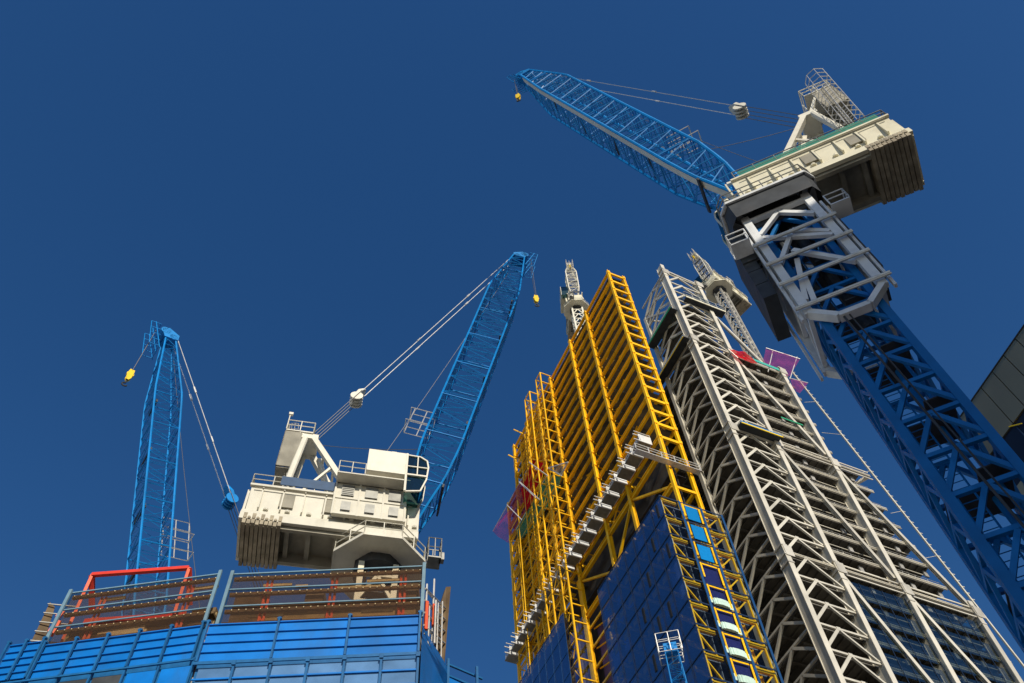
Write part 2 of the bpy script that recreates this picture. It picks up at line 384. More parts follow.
    s2 = L(); s2.box(x0 + .6, x0 + .7, 93.6, 110, 0, 104); s2.build('far_core_wall', mat('slate_wall', (.08, .10, .14), .6, var=.4))
    # cantilever platforms of the walkway
    for i in range(19):
        y = 66.0 + i*2.72; z = 115.0
        p = L(); p.box(YX - 2.6, YX - .4, y, y + 2.05, z - .14, z + .05); p.build('walkway_deck', 'grey')
        p = L(); p.box(YX - 2.6, YX - .4, y - .1, y - .04, z - .3, z + 1.5); p.box(YX - .5, YX - .44, y, y + 1.7, z - .2, z + 1.0); p.build('walkway_panel', 'ltgrey')
        q = L(); rail(q, [(YX - 2.4, y - .1, z), (YX - 2.4, y + 1.9, z)], 1.1, .08, 1.0)
        q.beam((YX - 3.5, y, z - .15), (YX - .4, y, z - .15), .16); q.beam((YX - 3.5, y, z + 1.1), (YX - .4, y, z + 1.1), .15); q.beam((YX - 3.2, y, z + 2.0), (YX - .4, y, z + 2.0), .12)
        q.beam((YX - .5, y, z - .15), (YX - .5, y, z + 2.2), .12); q.build('walkway_rail', 'scaff')
    for (s, e) in ((tuple(P(636, 448, 'y', 63.2)), tuple(P(701, 470, 'y', 63.2))),):
        zq = s[2]; e = (e[0], e[1], zq); q = L(); rail(q, [s, e], 1.2, .07, 2.2); rail(q, [V(s) + V((0, 1, 0)), V(e) + V((0, 1, 0))], 1.2, .06, 2.2)
        q.box(s[0], e[0], 63.1, 64.0, zq - .3, zq - .18); q.build('link_walkway', 'scaff')
    # access scaffold cages on the left face, stepped at the top
    st = [(98.4, 55.2, 174.5), (104.6, 55.0, 173.0), (109.0, 55.2, 166.5), (113.0, 55.6, 158)]
    def cage(xa, y0, y1, zb, zt, h=3.56, r=.13):
        q = L()
        for y in (y0, y1):
            q.beam((xa, y, zb), (xa, y, zt), r*2)
        k = 0; z = zt
        while z > zb:
            q.beam((xa, y0, z), (xa, y1, z), r*1.5); q.beam((xa, y0, z), (YX - .2, y0, z), r*1.5); q.beam((xa, y1, z), (YX - .2, y1, z), r*1.5)
            if z - h > zb:
                ya, yb = (y0, y1) if k % 2 else (y1, y0); q.beam((xa, ya, z), (xa, yb, z - h), r*.8)
            z -= h; k += 1
        return q
    cage(55.4, 91.9, 94.0, 60, 173.1).build('access_cage', 'yellow')
    cage(55.4, 97.4, 99.8, 60, 173.4).build('access_cage', 'yellow')
    cage(56.6, 103.6, 106.0, 60, 166.0, 3.56, .12).build('access_cage', 'yellow')
    cage(56.8, 110.8, 113.9, 60, 143, 3.56, .11).build('access_cage', 'yellow')
    q = L()
    for i in range(30): z = 166 - i*3.56; q.beam((55.5, 94, z), (55.5, 99.8, z), .16); q.beam((55.5, 99.8, z), (56.7, 106, z), .14)
    for i in range(24): z = 146 - i*3.56; q.beam((56.7, 106, z), (56.8, 114, z), .14)
    for y in (95.9, 108.3): q.beam((55.9, y, 62), (55.9, y, 160 if y < 100 else 146), .14)
    for i in range(12): z = 166 - i*7.12; q.beam((55.5, 94, z), (55.5, 97.4, z - 3.56), .1); q.beam((55.5, 97.4, z - 3.56), (55.5, 94, z - 7.12), .1)
    q.beam((YX - .3, 108, 162), (YX - 2.6, 110, 166), .22); q.beam((YX - .3, 105, 168), (YX - 2.6, 106.5, 171), .2)
    q.build('scaffold_ledger', 'yellow')
    c = L(); rail(c, [(57.2, 101.3, 172.5), (57.2, 103.4, 172.5), (59, 103.4, 172.5)], 2.2, .05, 1, (.5,)); c.tube((57.4, 101.4, 172), (56.6, 101.4, 178), .05); c.build('roof_ladder', 'grey')
yellow_tower()

# nets hung on the yellow tower's outer end
def net(name, pts, thick, m, rm, label, poles):
    o = empty(name, pts[0], 0, label, 'safety net'); p0 = V(pts[0])
    a = MB()
    if len(pts) == 4:
        K = 12; q4 = [V(p) - p0 for p in pts]; nn = V(thick).normalized(); am = (q4[2] - q4[0]).length*.03; rr_ = random.Random(len(label))
        ph = [rr_.uniform(0, 6) for _ in range(4)]
        for i in range(K+1):
            for j in range(K+1):
                s_, t_ = i/K, j/K; p = (q4[0]*(1-s_) + q4[1]*s_)*(1-t_) + (q4[3]*(1-s_) + q4[2]*s_)*t_
                e_ = min(s_, 1-s_, t_, 1-t_)*4; d_ = am*(math.sin(7*s_ + ph[0]) + math.sin(9*t_ + 4*s_ + ph[1]) + .6*math.sin(17*s_ - 8*t_ + ph[2]))
                sg = -am*.8*math.sin(math.pi*s_)*(1 if t_ in (0, 1) else .4); a.v.append(tuple(p + nn*d_*min(1, .3 + e_) + V((0, 0, sg))))
        a.f = [(i*(K+1)+j, (i+1)*(K+1)+j, (i+1)*(K+1)+j+1, i*(K+1)+j+1) for i in range(K) for j in range(K)]
    else: a.prism([V(p) - p0 for p in pts], V(thick))
    a.build('mesh_sheet', m, o)
    b = MB()
    for s, e in poles: b.tube(V(s) - p0, V(e) - p0, .09)
    b.build('support_pole', rm, o)
    return o
q = [P(527, 470, 'x', 57.6), P(537, 490, 'x', 57.6), P(508, 543, 'x', 57.6), P(493, 531, 'x', 57.6)]
net('safety_net', q, (0.05, 0, 0), 'n_purple', 'scaff', 'purple safety net jutting from the outer edge of the yellow tower', [(P(529, 462, 'x', 57.5), P(537, 470, 'x', 55)), (P(519, 482, 'x', 54.8), P(536, 498, 'x', 55.4)), (P(507, 505, 'x', 54), P(522, 520, 'x', 55.4)), (q[3], q[0])])
q = [P(532, 460, 'x', 56.5), P(546, 462, 'x', 56.5), P(538, 492, 'x', 56.5), P(526, 512, 'x', 56.5), P(521, 490, 'x', 56.5)]
net('safety_net', q, (0.05, 0, 0), 'n_red', 'scaff', 'red debris net behind the upper access cages of the yellow tower', [(P(529, 462, 'x', 55), P(548, 476, 'x', 55)), (P(520, 482, 'x', 55), P(540, 500, 'x', 55))])
q = [P(546, 477, 'x', 56.7), P(562, 472, 'x', 56.7), P(558, 490, 'x', 56.7), P(535, 525, 'x', 56.7), P(520, 540, 'x', 56.7), P(516, 530, 'x', 56.7)]
net('safety_net', q, (0.05, 0, 0), 'n_green', 'scaff', 'pale green debris net inside the outer scaffold of the yellow tower', [(q[0], q[5]), (P(548, 468, 'x', 54.3), P(568, 462, 'x', 54.3)), (P(568, 462, 'x', 54.3), P(560, 475, 'x', 54.3)), (P(548, 468, 'x', 54.3), P(562, 476, 'x', 56.5))])
bs = empty('netting_fan', P(556, 468, 'x', 54.6), 0, 'small white debris fan on brackets at the yellow tower above the green net', 'debris fan')
q = [P(548, 468, 'x', 54.6), P(568, 462, 'x', 54.0), P(562, 475, 'x', 54.6)]
a = MB(); a.prism([p - bs.location for p in q], (0, 0, .06)); a.build('fan_sheet', 'wire', bs)
a = MB(); a.path([p - bs.location for p in q + q[:1]], .08); a.build('fan_frame', 'scaff', bs)

# ================================================================ PALE STEEL TOWER
WX, WY, FH = [73.5, 82.1, 93.5, 106.2], 64.3, 29.5/7
NODES = [184.5, 155, 125.5, 96, 66.5, 37, 7.5]
def xedge(z):
    if z > 127: return 95.6
    if z > 97: return 99.8 + (125.5 - z)/29.5*4.8
    return 106.4 + (96 - z)/29.5*5.5
def pale_tower():
    t = empty('wedge_tower', (73.5, 64.3, 0), 0, 'tall unfinished wedge-shaped tower of pale steel columns and chevron bracing', 'tower')
    off = V((-73.5, -64.3, 0))
    class L(MB):
        def build(s, name, m, parent=t):
            s.v = [tuple(V(p) + off) for p in s.v]; return MB.build(s, name, m, parent)
    tops = [187.5, 185.5, 155, 98]
    for i, x in enumerate(WX):
        c = L(); wd = .95 if i < 3 else .8; dp = 1.5
        c.box(x - .30, x + .30, WY - .45, WY - .45 + dp, 0, tops[i]); c.box(x - .42, x + .42, WY - .55, WY - .45, 0, tops[i]); c.box(x - .42, x + .42, WY - .45 + dp, WY - .35 + dp, 0, tops[i])
        c.build('column', 'steel')
        n = L()
        for z in NODES:
            if z > tops[i] + 1: continue
            for dz in (-2.4, -.9, .9): n.box(x - wd*.55, x + wd*.55, WY - .62, WY + 1.2, z + dz - .14, z + dz + .14)
            n.box(x - .3, x + 1.1, WY - .66, WY - .60, z - 1.2, z + .8)
        n.build('column_splice', 'steel2')
        if i < 3:
            c = L(); c.ibeam((x, 74.2, 0), (x, 74.2, min(tops[i], 180)), .7, .7, (1, 0, 0), .12); c.beam((x, 74.2, 0), (x, 74.2, min(tops[i], 180)), .4); c.build('column', 'steel')
            c = L(); c.beam((x, 92, 0), (x, 92, min(tops[i], 155)), .8); c.build('column', 'steel2')
    lv = []; z = 184.5
    while z > 1: lv.append(z); z -= FH
    for k, z in enumerate(lv):
        # chevrons on both faces of the first bay
        a = L()
        top = z; bot = z - FH
        if z < 184:
            pass
        ym = 69.3
        a.beam((WX[0] + .4, WY, z), (WX[1] - .4, WY, z), .26, .32)
        a.beam((77.1, WY - .05, z - .1), (WX[0] + .45, WY - .05, bot + .3), .42, .34, (0, 1, 0)); a.beam((77.1, WY - .05, z - .1), (WX[1] - .45, WY - .05, bot + .25), .30, .30, (0, 1, 0))
        a.box(76.8, 77.4, WY - .24, WY - .2, z - .4, z + .15); a.build('chevron_brace', 'steel')
        a = L()
        a.beam((WX[0], WY + .4, z), (WX[0], 74, z), .3, .34)
        a.beam((WX[0], ym, z - .1), (WX[0], WY + .45, bot + .3), .40, .32, (1, 0, 0)); a.beam((WX[0], ym, z - .1), (WX[0], 73.9, bot + .2), .40, .32, (1, 0, 0))
        a.build('side_brace', 'steel')
        # decks with ribs
        xe = xedge(z) if z <= 156 else WX[1] - .2
        d = L()
        y1 = 96 if z <= 156 else 73.8
        if z < 172 :
            d.box(WX[0] + .5, xe - .35, WY + .55, y1, z - .02, z + .16)
            for i in range(int((xe - WX[0])/1.4)):
                x = WX[0] + .9 + i*1.4; d.box(x, x + .16, WY + .5, y1, z - .3, z - .02)
            if z <= 156:
                for y in (67.5, 71, 74.5, 80, 86): d.box(WX[0] + .5, xe - .4, y, y + .3, z - .62, z - .30)
            d.build('floor_deck', 'deck')
        if z <= 156:
            e = L(); e.ibeam((WX[1] + .4, WY + .25, z), (xe, WY + .25, z), .2, .34, (0, 0, 1), .05); e.box(WX[1] + .45, xe - .1, WY + .10, WY + .13, z + .2, z + .32)
            e.beam((WX[1] + .5, WY + 1.3, z - .9), (xe - 1, WY + 1.3, z - .9), .10, .12)
            e.beam((WX[1] + .5, WY + 2.6, z - .75), (xe - 1.2, WY + 2.6, z - .75), .16, .2); e.build('edge_beam', 'steel')
            if 96 < z < 156:
                e = L(); rail(e, [(WX[1] + .6, WY + .5, z + .16), (xe - .5, WY + .5, z + .16)], 1.15, .035, 2.3); rail(e, [(xe - .5, WY + .5, z + .16), (xe - .5, WY + 9, z + .16)], 1.15, .035, 2.3); e.build('edge_rail', 'scaff')
                e = L()
                for x in (84.5, 87.6, 90.6, 96.4, 99.5):
                    if x < xe - 1: e.tube((x, WY + 1.8, z + .16), (x, WY + 1.8, z + FH - .6), .09, 6)
                e.build('floor_prop', 'steel2')
    m = L(); rnd = random.Random(5)                               # hangers and soffit fittings between decks
    for z in lv:
        if z > 156 or z < 66: continue
        x = WX[1] + 1.5
        while x < xedge(z) - 1.2:
            if abs(x - WX[2]) > 1: m.box(x, x + .7, WY + .9, WY + 1.15, z - 1.5, z - .35)
            x += 4.4 + rnd.random()*.8
    m.build('deck_bracket', 'concrete')
    m = L()
    for z in lv:
        if z > 156: continue
        x = WX[1] + 1
        while x < xedge(z) - 3:
            if rnd.random() < .22: m.box(x, x + rnd.uniform(1.5, 3.5), WY + 1.6, WY + 1.7, z + .2, z + rnd.uniform(1.0, 2.8))
            x += 3
    m.build('stacked_material', 'brownbeam')
    for (xa, za, xb, zb) in ((82.6, 153.8, 93.0, 127.5), (82.6, 124.4, 93.0, 98), (94.0, 124.2, 106, 97.2), (82.6, 94.6, 93.0, 68), (94, 94.8, 106.0, 68), (82.6, 65, 93, 38), (94, 65, 106, 38)):
        d = L(); d.ibeam((xa, WY, za), (xb, WY, zb), .62, .6, (0, 1, 0), .1); d.beam((xa, WY, za), (xb, WY, zb), .5, .2, (0, 1, 0)); d.build('diagonal_brace', 'steel')
    d = L(); d.tube((82.3, 66, 180.5), (94.6, 66, 154.6), .36, 10); d.build('diagonal_prop', 'steel2')
    for z, x0 in zip(NODES[2:6], (101.3, 106.3, 111, 116)):
        b = L(); b.ibeam((WX[0], WY - .1, z), (x0, WY - .1, z), .4, .42, (0, 0, 1), .1); b.beam((WX[1], WY - .3, z - 1.1), (x0, WY - .3, z - 1.1), .15, .2); b.beam((WX[1], WY - .15, z + 1.0), (x0, WY - .15, z + 1.0), .15, .2)
        b.beam((x0 - .2, WY, z), (x0 - 4, WY + 6, z - .4), .5); b.build('transfer_beam', 'steel')
    # roof level
    r = L(); r.beam((WX[0], WY, 186), (WX[1], WY, 185), .4, .5); r.beam((WX[0], WY + .5, 184.5), (WX[0], 74.2, 178), .4); r.beam((WX[0], 74.2, 180), (WX[0], WY, 168), .35)
    r.beam((WX[0] + .2, 74.2, 179.5), (WX[1], 74.2, 184), .3); r.beam((WX[1], WY, 184), (WX[1], 74.2, 180), .3); r.build('roof_beam', 'steel2')
    bx = L(); bx.box(WX[1] + .5, WX[2] - .2, 64.6, 65.1, 155.2, 156.1); bx.box(WX[1] + .5, WX[2], 72, 72.2, 155.2, 157); bx.build('roof_upstand', 'concrete')
    # glazed lower floors
    for (xa, xb, zt) in ((83.1, 92.9, 96 - 1.8), (94.1, 105.6, 96 - 1.8)):
        k = 0; z = zt
        while z > 4:
            gz = L(); gz.box(xa, xb, WY - .05, WY, z - FH + .9, z - .1); gz.build('window_glass', 'g_dark')
            z -= FH; k += 1
        f = L(); z = zt
        n = int((xb - xa)/1.65)
        for i in range(n+1):
            x = xa + (xb - xa)*i/n; f.box(x - .05, x + .05, WY - .11, WY - .055, 3, zt)
        f.build('window_mullion', 'mullion')
        f = L(); z = zt
        while z > 4: f.box(xa, xb, WY + 1.0, WY + 1.1, z - 1.9, z - .4); z -= FH
        f.build('window_blind', 'facade_glass')
    # dark inner core
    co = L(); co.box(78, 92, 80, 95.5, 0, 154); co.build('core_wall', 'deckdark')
    # sloping outer ladder line
    s = L(); a = V((96.6, WY - .4, 156.5)); b = V((107.2, WY - .4, 97.5)); c = V((107.2 + 10.6, WY - .4, 38))
    s.beam(a, b, .22, .3); s.beam(b, c, .22, .3)
    for i in range(48):
        p = a.lerp(b, i/48); s.beam(p + V((-.2, 0, 0)), p + V((.75, 0, .1)), .10, .12)
    for i in (8, 16, 24, 32, 40): p = a.lerp(b, i/48); s.tube(p, (min(p.x - 1.5, xedge(p.z)), WY, p.z - 1.2), .04)
    s.build('sloping_hoist_rail', 'white')
pale_tower()

# working platforms on the pale tower
def platform(label, a, b, w, ydir, h, deckm, edge, closed=True, hh=2.4):
    a = V(a); b = V(b); o = empty('work_platform', a, 0, label, 'work platform', 'platforms clamped round the pale tower'); b = b - a; a = V((0, 0, 0)); n = V(ydir)*w
    m = MB(); m.prism([a, b, b + n, a + n], (0, 0, .12)); m.build('deck', deckm, o)
    m = MB(); m.beam(a + V((0, 0, .2)), b + V((0, 0, .2)), .12, .5); m.beam(a + n + V((0, 0, .25)), b + n + V((0, 0, .25)), .1, .4); m.build('toe_board', edge, o)
    m = MB(); rail(m, [a, b, b + n, a + n], h, .05, 2, (.5,), True); m.build('guard_rail', 'scaff', o)
    if closed:
        m = MB()
        for s, e in ((a, b), (a + n, b + n)): m.prism([s, e, e + V((0, 0, hh)), s + V((0, 0, hh))], n.normalized()*.03)
        m.build('glazed_screen', 'g_dark', o)
    return o
platform('dark glazed work platform across the head of the pale tower with cream top rail', (75.6, 63.0, 172.0), (85.2, 63.0, 172.0), 1.6, (0, 1, 0), 2.5, 'dark', 'cream')
platform('olive work platform on the left side of the pale tower near its top', (71.6, 64.5, 167.0), (71.6, 74.5, 167.0), 1.8, (1, 0, 0), 1.2, 'dark', 'green', False)
platform('lower side platform of the pale tower edged in blue and yellow', (71.8, 64.5, 155.2), (71.8, 76.0, 155.2), 1.6, (1, 0, 0), .6, 'dark', 'bluepanel', False)
platform('blue and yellow edged platform crossing the pale tower at mid height', (74.6, 62.6, 125.4), (82.6, 62.6, 125.4), 1.5, (0, 1, 0), .5, 'dark', 'bluepanel', False)
yb = MB(); yb.beam((0, 0, 0), (8, 0, 0), .12, .3); oo = yb.build('edge_board', 'yellow2'); oo.location = (74.6, 62.5, 125.2); tag(oo, 'yellow board along the front of the mid height platform of the pale tower', 'board')
yb = MB(); yb.beam((0, 0, 0), (0, 11.5, 0), .12, .3); oo = yb.build('edge_board', 'yellow2'); oo.location = (71.65, 64.5, 155.0); tag(oo, 'yellow board along the lower side platform of the pale tower', 'board')
# nets on the pale tower
q = [P(766, 348, 'y', 64), P(800, 359, 'y', 62), P(790, 376, 'y', 64), P(762, 366, 'y', 66)]
net('safety_net', q, (0, .05, 0), 'n_purple', 'scaff', 'upper purple safety net standing at the shoulder of the pale tower', [(P(773, 350, 'y', 64), P(768, 372, 'y', 64)), (P(797, 357, 'y', 63), P(790, 379, 'y', 63)), (q[0], q[1])])
q = [P(789, 378, 'y', 64), P(808, 383, 'y', 62.5), P(800, 393, 'y', 63), P(795, 390, 'y', 64)]
net('safety_net', q, (0, .05, 0), 'n_purple', 'scaff', 'small purple net hanging just below the shoulder of the pale tower', [(q[0], q[1])])
q = [P(728, 349, 'y', 63.2), P(745, 352, 'y', 63.2), P(758, 364, 'y', 63.2), P(738, 358, 'y', 63.2)]
net('safety_net', q, (0, .05, 0), 'n_red', 'scaff', 'bright red net lying along the roof edge of the pale tower', [(q[0], q[3])])
tb = MB(); tb.beam((0, 0, 0), (8.6, 0, -.3), .1, .9); oo = tb.build('edge_board', 'teal'); oo.location = (84, 63.6, 154.6); tag(oo, 'teal board under the red net on the pale tower', 'board')
tb = MB(); tb.beam((0, 0, 0), (4.6, 0, 0), .1, .35); oo = tb.build('edge_board', 'green'); oo.location = (86.5, 63.9, 135); tag(oo, 'short green board on a floor edge of the pale tower', 'board')

# ================================================================ LUFFING CRANES
def lattice(mb, L, prof, w, panel, rc, rb, x0=0, frame=None, kind='x', hw=1.0):
    # prof: list of (fraction, scale); axis along +x, square section
    def sc(t):
        for (a, s), (b, u) in zip(prof[:-1], prof[1:]):
            if t <= b: return s + (u - s)*(t - a)/(b - a)
        return prof[-1][1]
    n = max(2, round(L/panel)); ring = []
    for i in range(n+1):
        t = i/n; h = w*sc(t)/2; hz = h*hw*(.35 + .65*min(1, t/.12)) if prof[0][1] < .9 else h*hw
        ring.append([frame(V((x0 + L*t, sy*h, sz*hz))) for sy, sz in ((-1, -1), (1, -1), (1, 1), (-1, 1))])
    for i in range(n):
        for c in range(4):
            d = (c+1) % 4
            mb.tube(ring[i][c], ring[i+1][c], rc, 6)
            mb.tube(ring[i][c], ring[i][d], rb, 4)
            if kind == 'x' or (i % 2): mb.tube(ring[i][c], ring[i+1][d], rb, 4)
            else: mb.tube(ring[i][d], ring[i+1][c], rb, 4)
    for c in range(4): mb.tube(ring[n][c], ring[n][(c+1) % 4], rc, 5)
    return ring
def crane(label, loc, yaw, phi, Lb, boom_m='blue', deck=True, mast=None, side=1, hookdrop=5, bw=2.35, wall_m='cream', bside=1, blk=.18, walk=True, scale=1, cagepos=.32, panel=1.7, rc=.085, rb=.03, eqm='white', pvx=1.5, x1=2.2, plat=10.4, square=False):
    """origin: slew axis on the ground; loc.z = height of the machinery deck lip"""
    t = empty('luffing_crane', (loc[0], loc[1], 0), yaw, label, 'tower crane', 'luffing tower cranes')
    Z0 = loc[2]
    class L(MB):
        def build(s, name, m, parent=t):
            s.v = [(p[0]*scale, p[1]*scale, Z0 + p[2]*scale) for p in s.v]; return MB.build(s, name, m, parent)
    # ---- machinery deck
    a = L()
    X0, X1, W = -8.7, x1, 1.75
    for sy in (-1, 1):
        # sloping lip, ledge and recessed wall
        a.prism([(X0, sy*W, 0), (X0, sy*W, .55), (X0, sy*(W-.25), 1.1), (X0, sy*(W-.35), 1.1), (X0, sy*(W-.25), 0)], (X1 - X0, 0, 0))
        a.prism([(X0+.2, sy*(W-.25), 1.1), (X0+.2, sy*(W-.10), 3.1), (X0+.2, sy*(W-.18), 3.1), (X0+.2, sy*(W-.33), 1.1)], (X1 - X0 - .2, 0, 0))
        a.box(X0 + .1, X1, min(sy*(W-.15), sy*(W+.06)), max(sy*(W-.15), sy*(W+.06)), 3.1, 3.28)
        for i in range(8):
            x = X0 + .9 + i*1.32; a.prism([(x, sy*(W-.2), 1.05), (x, sy*(W+.02), 1.1), (x, sy*(W-.02), 3.1), (x, sy*(W-.2), 3.1)], (.09, 0, 0))
            a.tube((x + .5, sy*(W-.22), 1.12), (x + .5, sy*(W-.22), 1.28), .16, 8)
    a.box(X0, X0 + .15, -W + .3, W - .3, .0, 3.0); a.box(X1 - .15, X1, -W + .3, W - .3, .2, 2.2)
    a.build('machinery_deck', wall_m)
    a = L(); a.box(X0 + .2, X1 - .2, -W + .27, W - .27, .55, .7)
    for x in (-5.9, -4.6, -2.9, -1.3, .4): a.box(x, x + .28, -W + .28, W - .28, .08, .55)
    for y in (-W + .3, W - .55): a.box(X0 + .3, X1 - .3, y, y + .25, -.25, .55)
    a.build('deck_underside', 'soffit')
    a = L()
    for i in range(9):
        x = -8.45 + i*.262; a.box(x, x + .215, -W - .02 + (i % 2)*.05, W + .02, -.42 + (i % 3)*.03, .50)
    for i in range(9): x = -8.45 + i*.262; a.tube((x + .1, -W - .06, .1), (x + .1, -W + .1, .1), .1, 6); a.tube((x + .1, W - .1, .1), (x + .1, W + .07, .1), .1, 6)
    a.build('counterweight', 'weight')
    # ---- handrails on the deck
    a = L()
    for sy in (-1, 1): rail(a, [(X0 + .15, sy*W, 3.25), (X1 - .3, sy*W, 3.25)], 1.0, .035, 1.3)
    rail(a, [(X0 + .15, -W, 3.25), (X0 + .15, W, 3.25)], 1.0, .035, 1.2)
    a.build('handrail', 'grey' if side > 0 else 'white')
    a = L()
    for sy in (-1, 1):
        a.box(X0 + .6, X1 - .6, sy*W - .02, sy*W + .02, 3.35, 4.0)
    if side > 0: a.build('mesh_panel', 'g_green')
    else:
        a = L(); a.box(-6.8, -3.2, -W - .06, -W + .0, 3.45, 4.3); a.build('banner', mat('navy_sheet', (.03, .08, .17), .5))
    a = L(); a.box(-5.2, -1.6, -.9, .9, .7, 2.9); a.box(-7.8, -5.6, -.9, 1.0, .7, 3.6); a.tube((-3.3, -1.0, 3.4), (-3.3, 1.0, 3.4), .8, 14); a.tube((-5.4, -.9, 3.2), (-5.4, .9, 3.2), .6, 14); a.build('winch', 'ltgrey')
    # ---- A-frame
    a = L(); T = V((-5.9, 0, 10.0))
    for sy in (-1, 1):
        a.beam((-5.5, sy*.75, 10.1), (-1.9, sy*1.15, 3.4), .42, .36); a.tube((-6.1, sy*.8, 10.0), (-6.6, sy*1.1, 3.3), .23, 10)
        a.beam((-3.9, sy*.95, 6.9), (-5.6, sy*1.1, 3.6), .16)
    for z, x in ((5.2, -2.9), (6.8, -3.75), (8.4, -4.6)):
        a.beam((x, -.95, z), (x, .95, z), .16)
    for (p, q) in (((-2.9, -.95, 5.2), (-3.75, .95, 6.8)), ((-3.75, -.95, 6.8), (-4.6, .95, 8.4))): a.beam(p, q, .12)
    a.beam((-4.9, 0, 8.8), (-3.0, .6, 3.3), .3); a.beam((-2.3, -.9, 4.3), (1.2, -.9, 4.7), .24); a.beam((-2.3, .9, 4.3), (1.2, .9, 4.7), .24)
    a.box(-6.4, -5.2, -.95, .95, 9.9, 10.4); a.build('a_frame', 'white')
    pz = plat; px = -(plat - 10.4)*.35; dn = pz - 6.4 if plat < 11 else 3.2
    a = L(); a.box(px - 7.5, px - 5.6, -1.05, 1.05, pz, pz + .1); rail(a, [(px - 7.5, -1.05, pz + .1), (px - 5.6, -1.05, pz + .1), (px - 5.6, 1.05, pz + .1), (px - 7.5, 1.05, pz + .1)], 1.1, .04, 1, (.5,), True)
    a.tube((px - 7.5, -1.05, pz + .1), (px - 7.5, -1.05, pz + 1.9), .04); a.box(px - 7.6, px - 7.3, -1.15, -.95, pz + 1.8, pz + 2.05)
    for sy in (-1, 1): a.beam((-5.9, sy*.8, 10), (px - 6.5, sy*.9, pz), .2)
    a.build('top_platform', 'white')
    a = L(); a.box(px - 7.55, px - 6.35, -1.0, -.92, pz - dn, pz - .05); a.box(px - 7.55, px - 7.48, -1.0, 1.0, pz - dn, pz - .05); a.box(px - 7.5, px - 6.6, -.9, 1.0, pz - dn - .1, pz - dn)
    if side > 0: a.box(px - 7.55, px - 6.1, .92, 1.0, pz - dn, pz - .05)
    a.build('wind_panel', 'soffit')
    a = L()                                                       # ladder with hoops behind the A-frame
    LA0 = V((-6.0, .3*side, 3.2)); LA1 = V((-6.7 + px, .3*side, pz)); cr = .45 if plat < 11 else .8
    if plat > 11: LA0 = V((-6.9, 1.1, 3.2)); LA1 = V((-6.9 + px, 1.1, pz))
    for dy in (-.22, .22): a.tube(LA0 + V((0, dy, 0)), LA1 + V((0, dy, 0)), .035, 4)
    for i in range(22): p = lerp(LA0, LA1, i/22); a.tube(p - V((0, .22, 0)), p + V((0, .22, 0)), .025, 4)
    CA, CB = LA0 + V((-.1, 0, 1.2)), LA1 + V((-.1, 0, 1.3)); hoop = [V((-cr*1.5*math.sin(math.pi*k/8), cr*math.cos(math.pi*k/8), .15*math.sin(math.pi*k/8))) for k in range(9)]
    if plat > 11: hoop = [V((cr*math.cos(math.pi*k/4), cr*math.sin(math.pi*k/4) + .2, 0)) for k in range(9)]
    for i in range(12): p = lerp(CA, CB, i/11); a.path([p + d_ for d_ in hoop], .028, 4)
    for d_ in hoop: a.tube(CA + d_, CB + d_, .022, 4)
    a.build('caged_ladder', 'scaff')
    # ---- cab on the -y side
    a = L(); a.box(-1.55, 1.05, -3.05, -1.3, 4.5, 6.75); a.box(-1.4, .8, -2.8, -1.6, 6.75, 6.85); a.tube((.1, -2.6, 6.8), (.1, -2.6, 7.2), .08); a.box(.0, .3, -2.7, -2.4, 7.1, 7.25)
    cb = a.build('cab', 'white')
    a = L(); pts = [(1.05, 0, 6.6), (1.9, 0, 6.55), (2.35, 0, 6.2), (2.45, 0, 5.5), (2.35, 0, 4.2), (2.0, 0, 3.0), (1.05, 0, 2.8)]
    a.prism([(p[0], -3.0, p[2]) for p in pts], (0, 1.65, 0)); a.build('cab_glass', 'g_cab')
    a = L(); a.bpath([(p[0] + .02, -3.03, p[2]) for p in pts], .10, .10, (0, 1, 0)); a.bpath([(p[0] + .02, -1.33, p[2]) for p in pts], .10, .10, (0, 1, 0)); a.beam((1.05, -3.05, 5.4), (2.45, -3.05, 5.4), .08, .08); a.beam((1.05, -3.05, 4.5), (2.4, -3.05, 4.5), .14, .14); a.beam((1.75, -3.05, 4.5), (1.75, -3.05, 6.6), .07, .07); a.beam((1.02, -3.05, 2.8), (1.02, -3.05, 6.7), .14); a.build('cab_frame', 'white')
    # ---- service box below the cab
    a = L(); a.box(-3.3, 1.3, -2.1, -1.82, 1.0, 4.0)
    for x in (-3.3, -1.75, -.2, 1.2): a.box(x - .06, x + .06, -2.18, -2.1, .9, 4.6)
    for z in (1.0, 2.5, 4.0): a.box(-3.3, 1.3, -2.16, -2.1, z - .05, z + .05)
    a.box(-3.35, 1.35, -3.0, -1.8, 3.95, 4.05); rail(a, [(-3.3, -3.0, 4.05), (-1.6, -3.0, 4.05)], 1.1, .035, .8); a.build('service_box', wall_m)
    a = L()
    for x in (-2.9, -1.4, .1): a.box(x, x + .8, -2.2, -2.16, 2.75, 3.75); a.box(x + .1, x + .7, -2.22, -2.2, 1.3, 2.1)
    for k in range(5): a.box(-2.85, -2.15, -2.24, -2.2, 2.85 + k*.17, 2.92 + k*.17)
    a.build('vent_grille', 'grey')
    a = L()
    for x in (-6.6, -3.9): a.box(x, x + .9, W - .16, W - .08, 1.5, 2.7); a.box(x, x + .9, -W + .08, -W + .16, 1.5, 2.7)
    a.tube((X0 + .4, W + .03, 2.9), (X1 - .5, W + .03, 2.85), .04, 5); a.tube((X0 + .4, -W - .03, 2.9), (X1 - .5, -W - .03, 2.85), .04, 5); a.build('hatch', 'soffit')
    # ---- ring platform round the mast head
    rr = 2.75
    oc = [V((rr*math.cos(R(22.5 + 45*i))*1.08, rr*math.sin(R(22.5 + 45*i))*1.08, -1.3)) for i in range(8)]
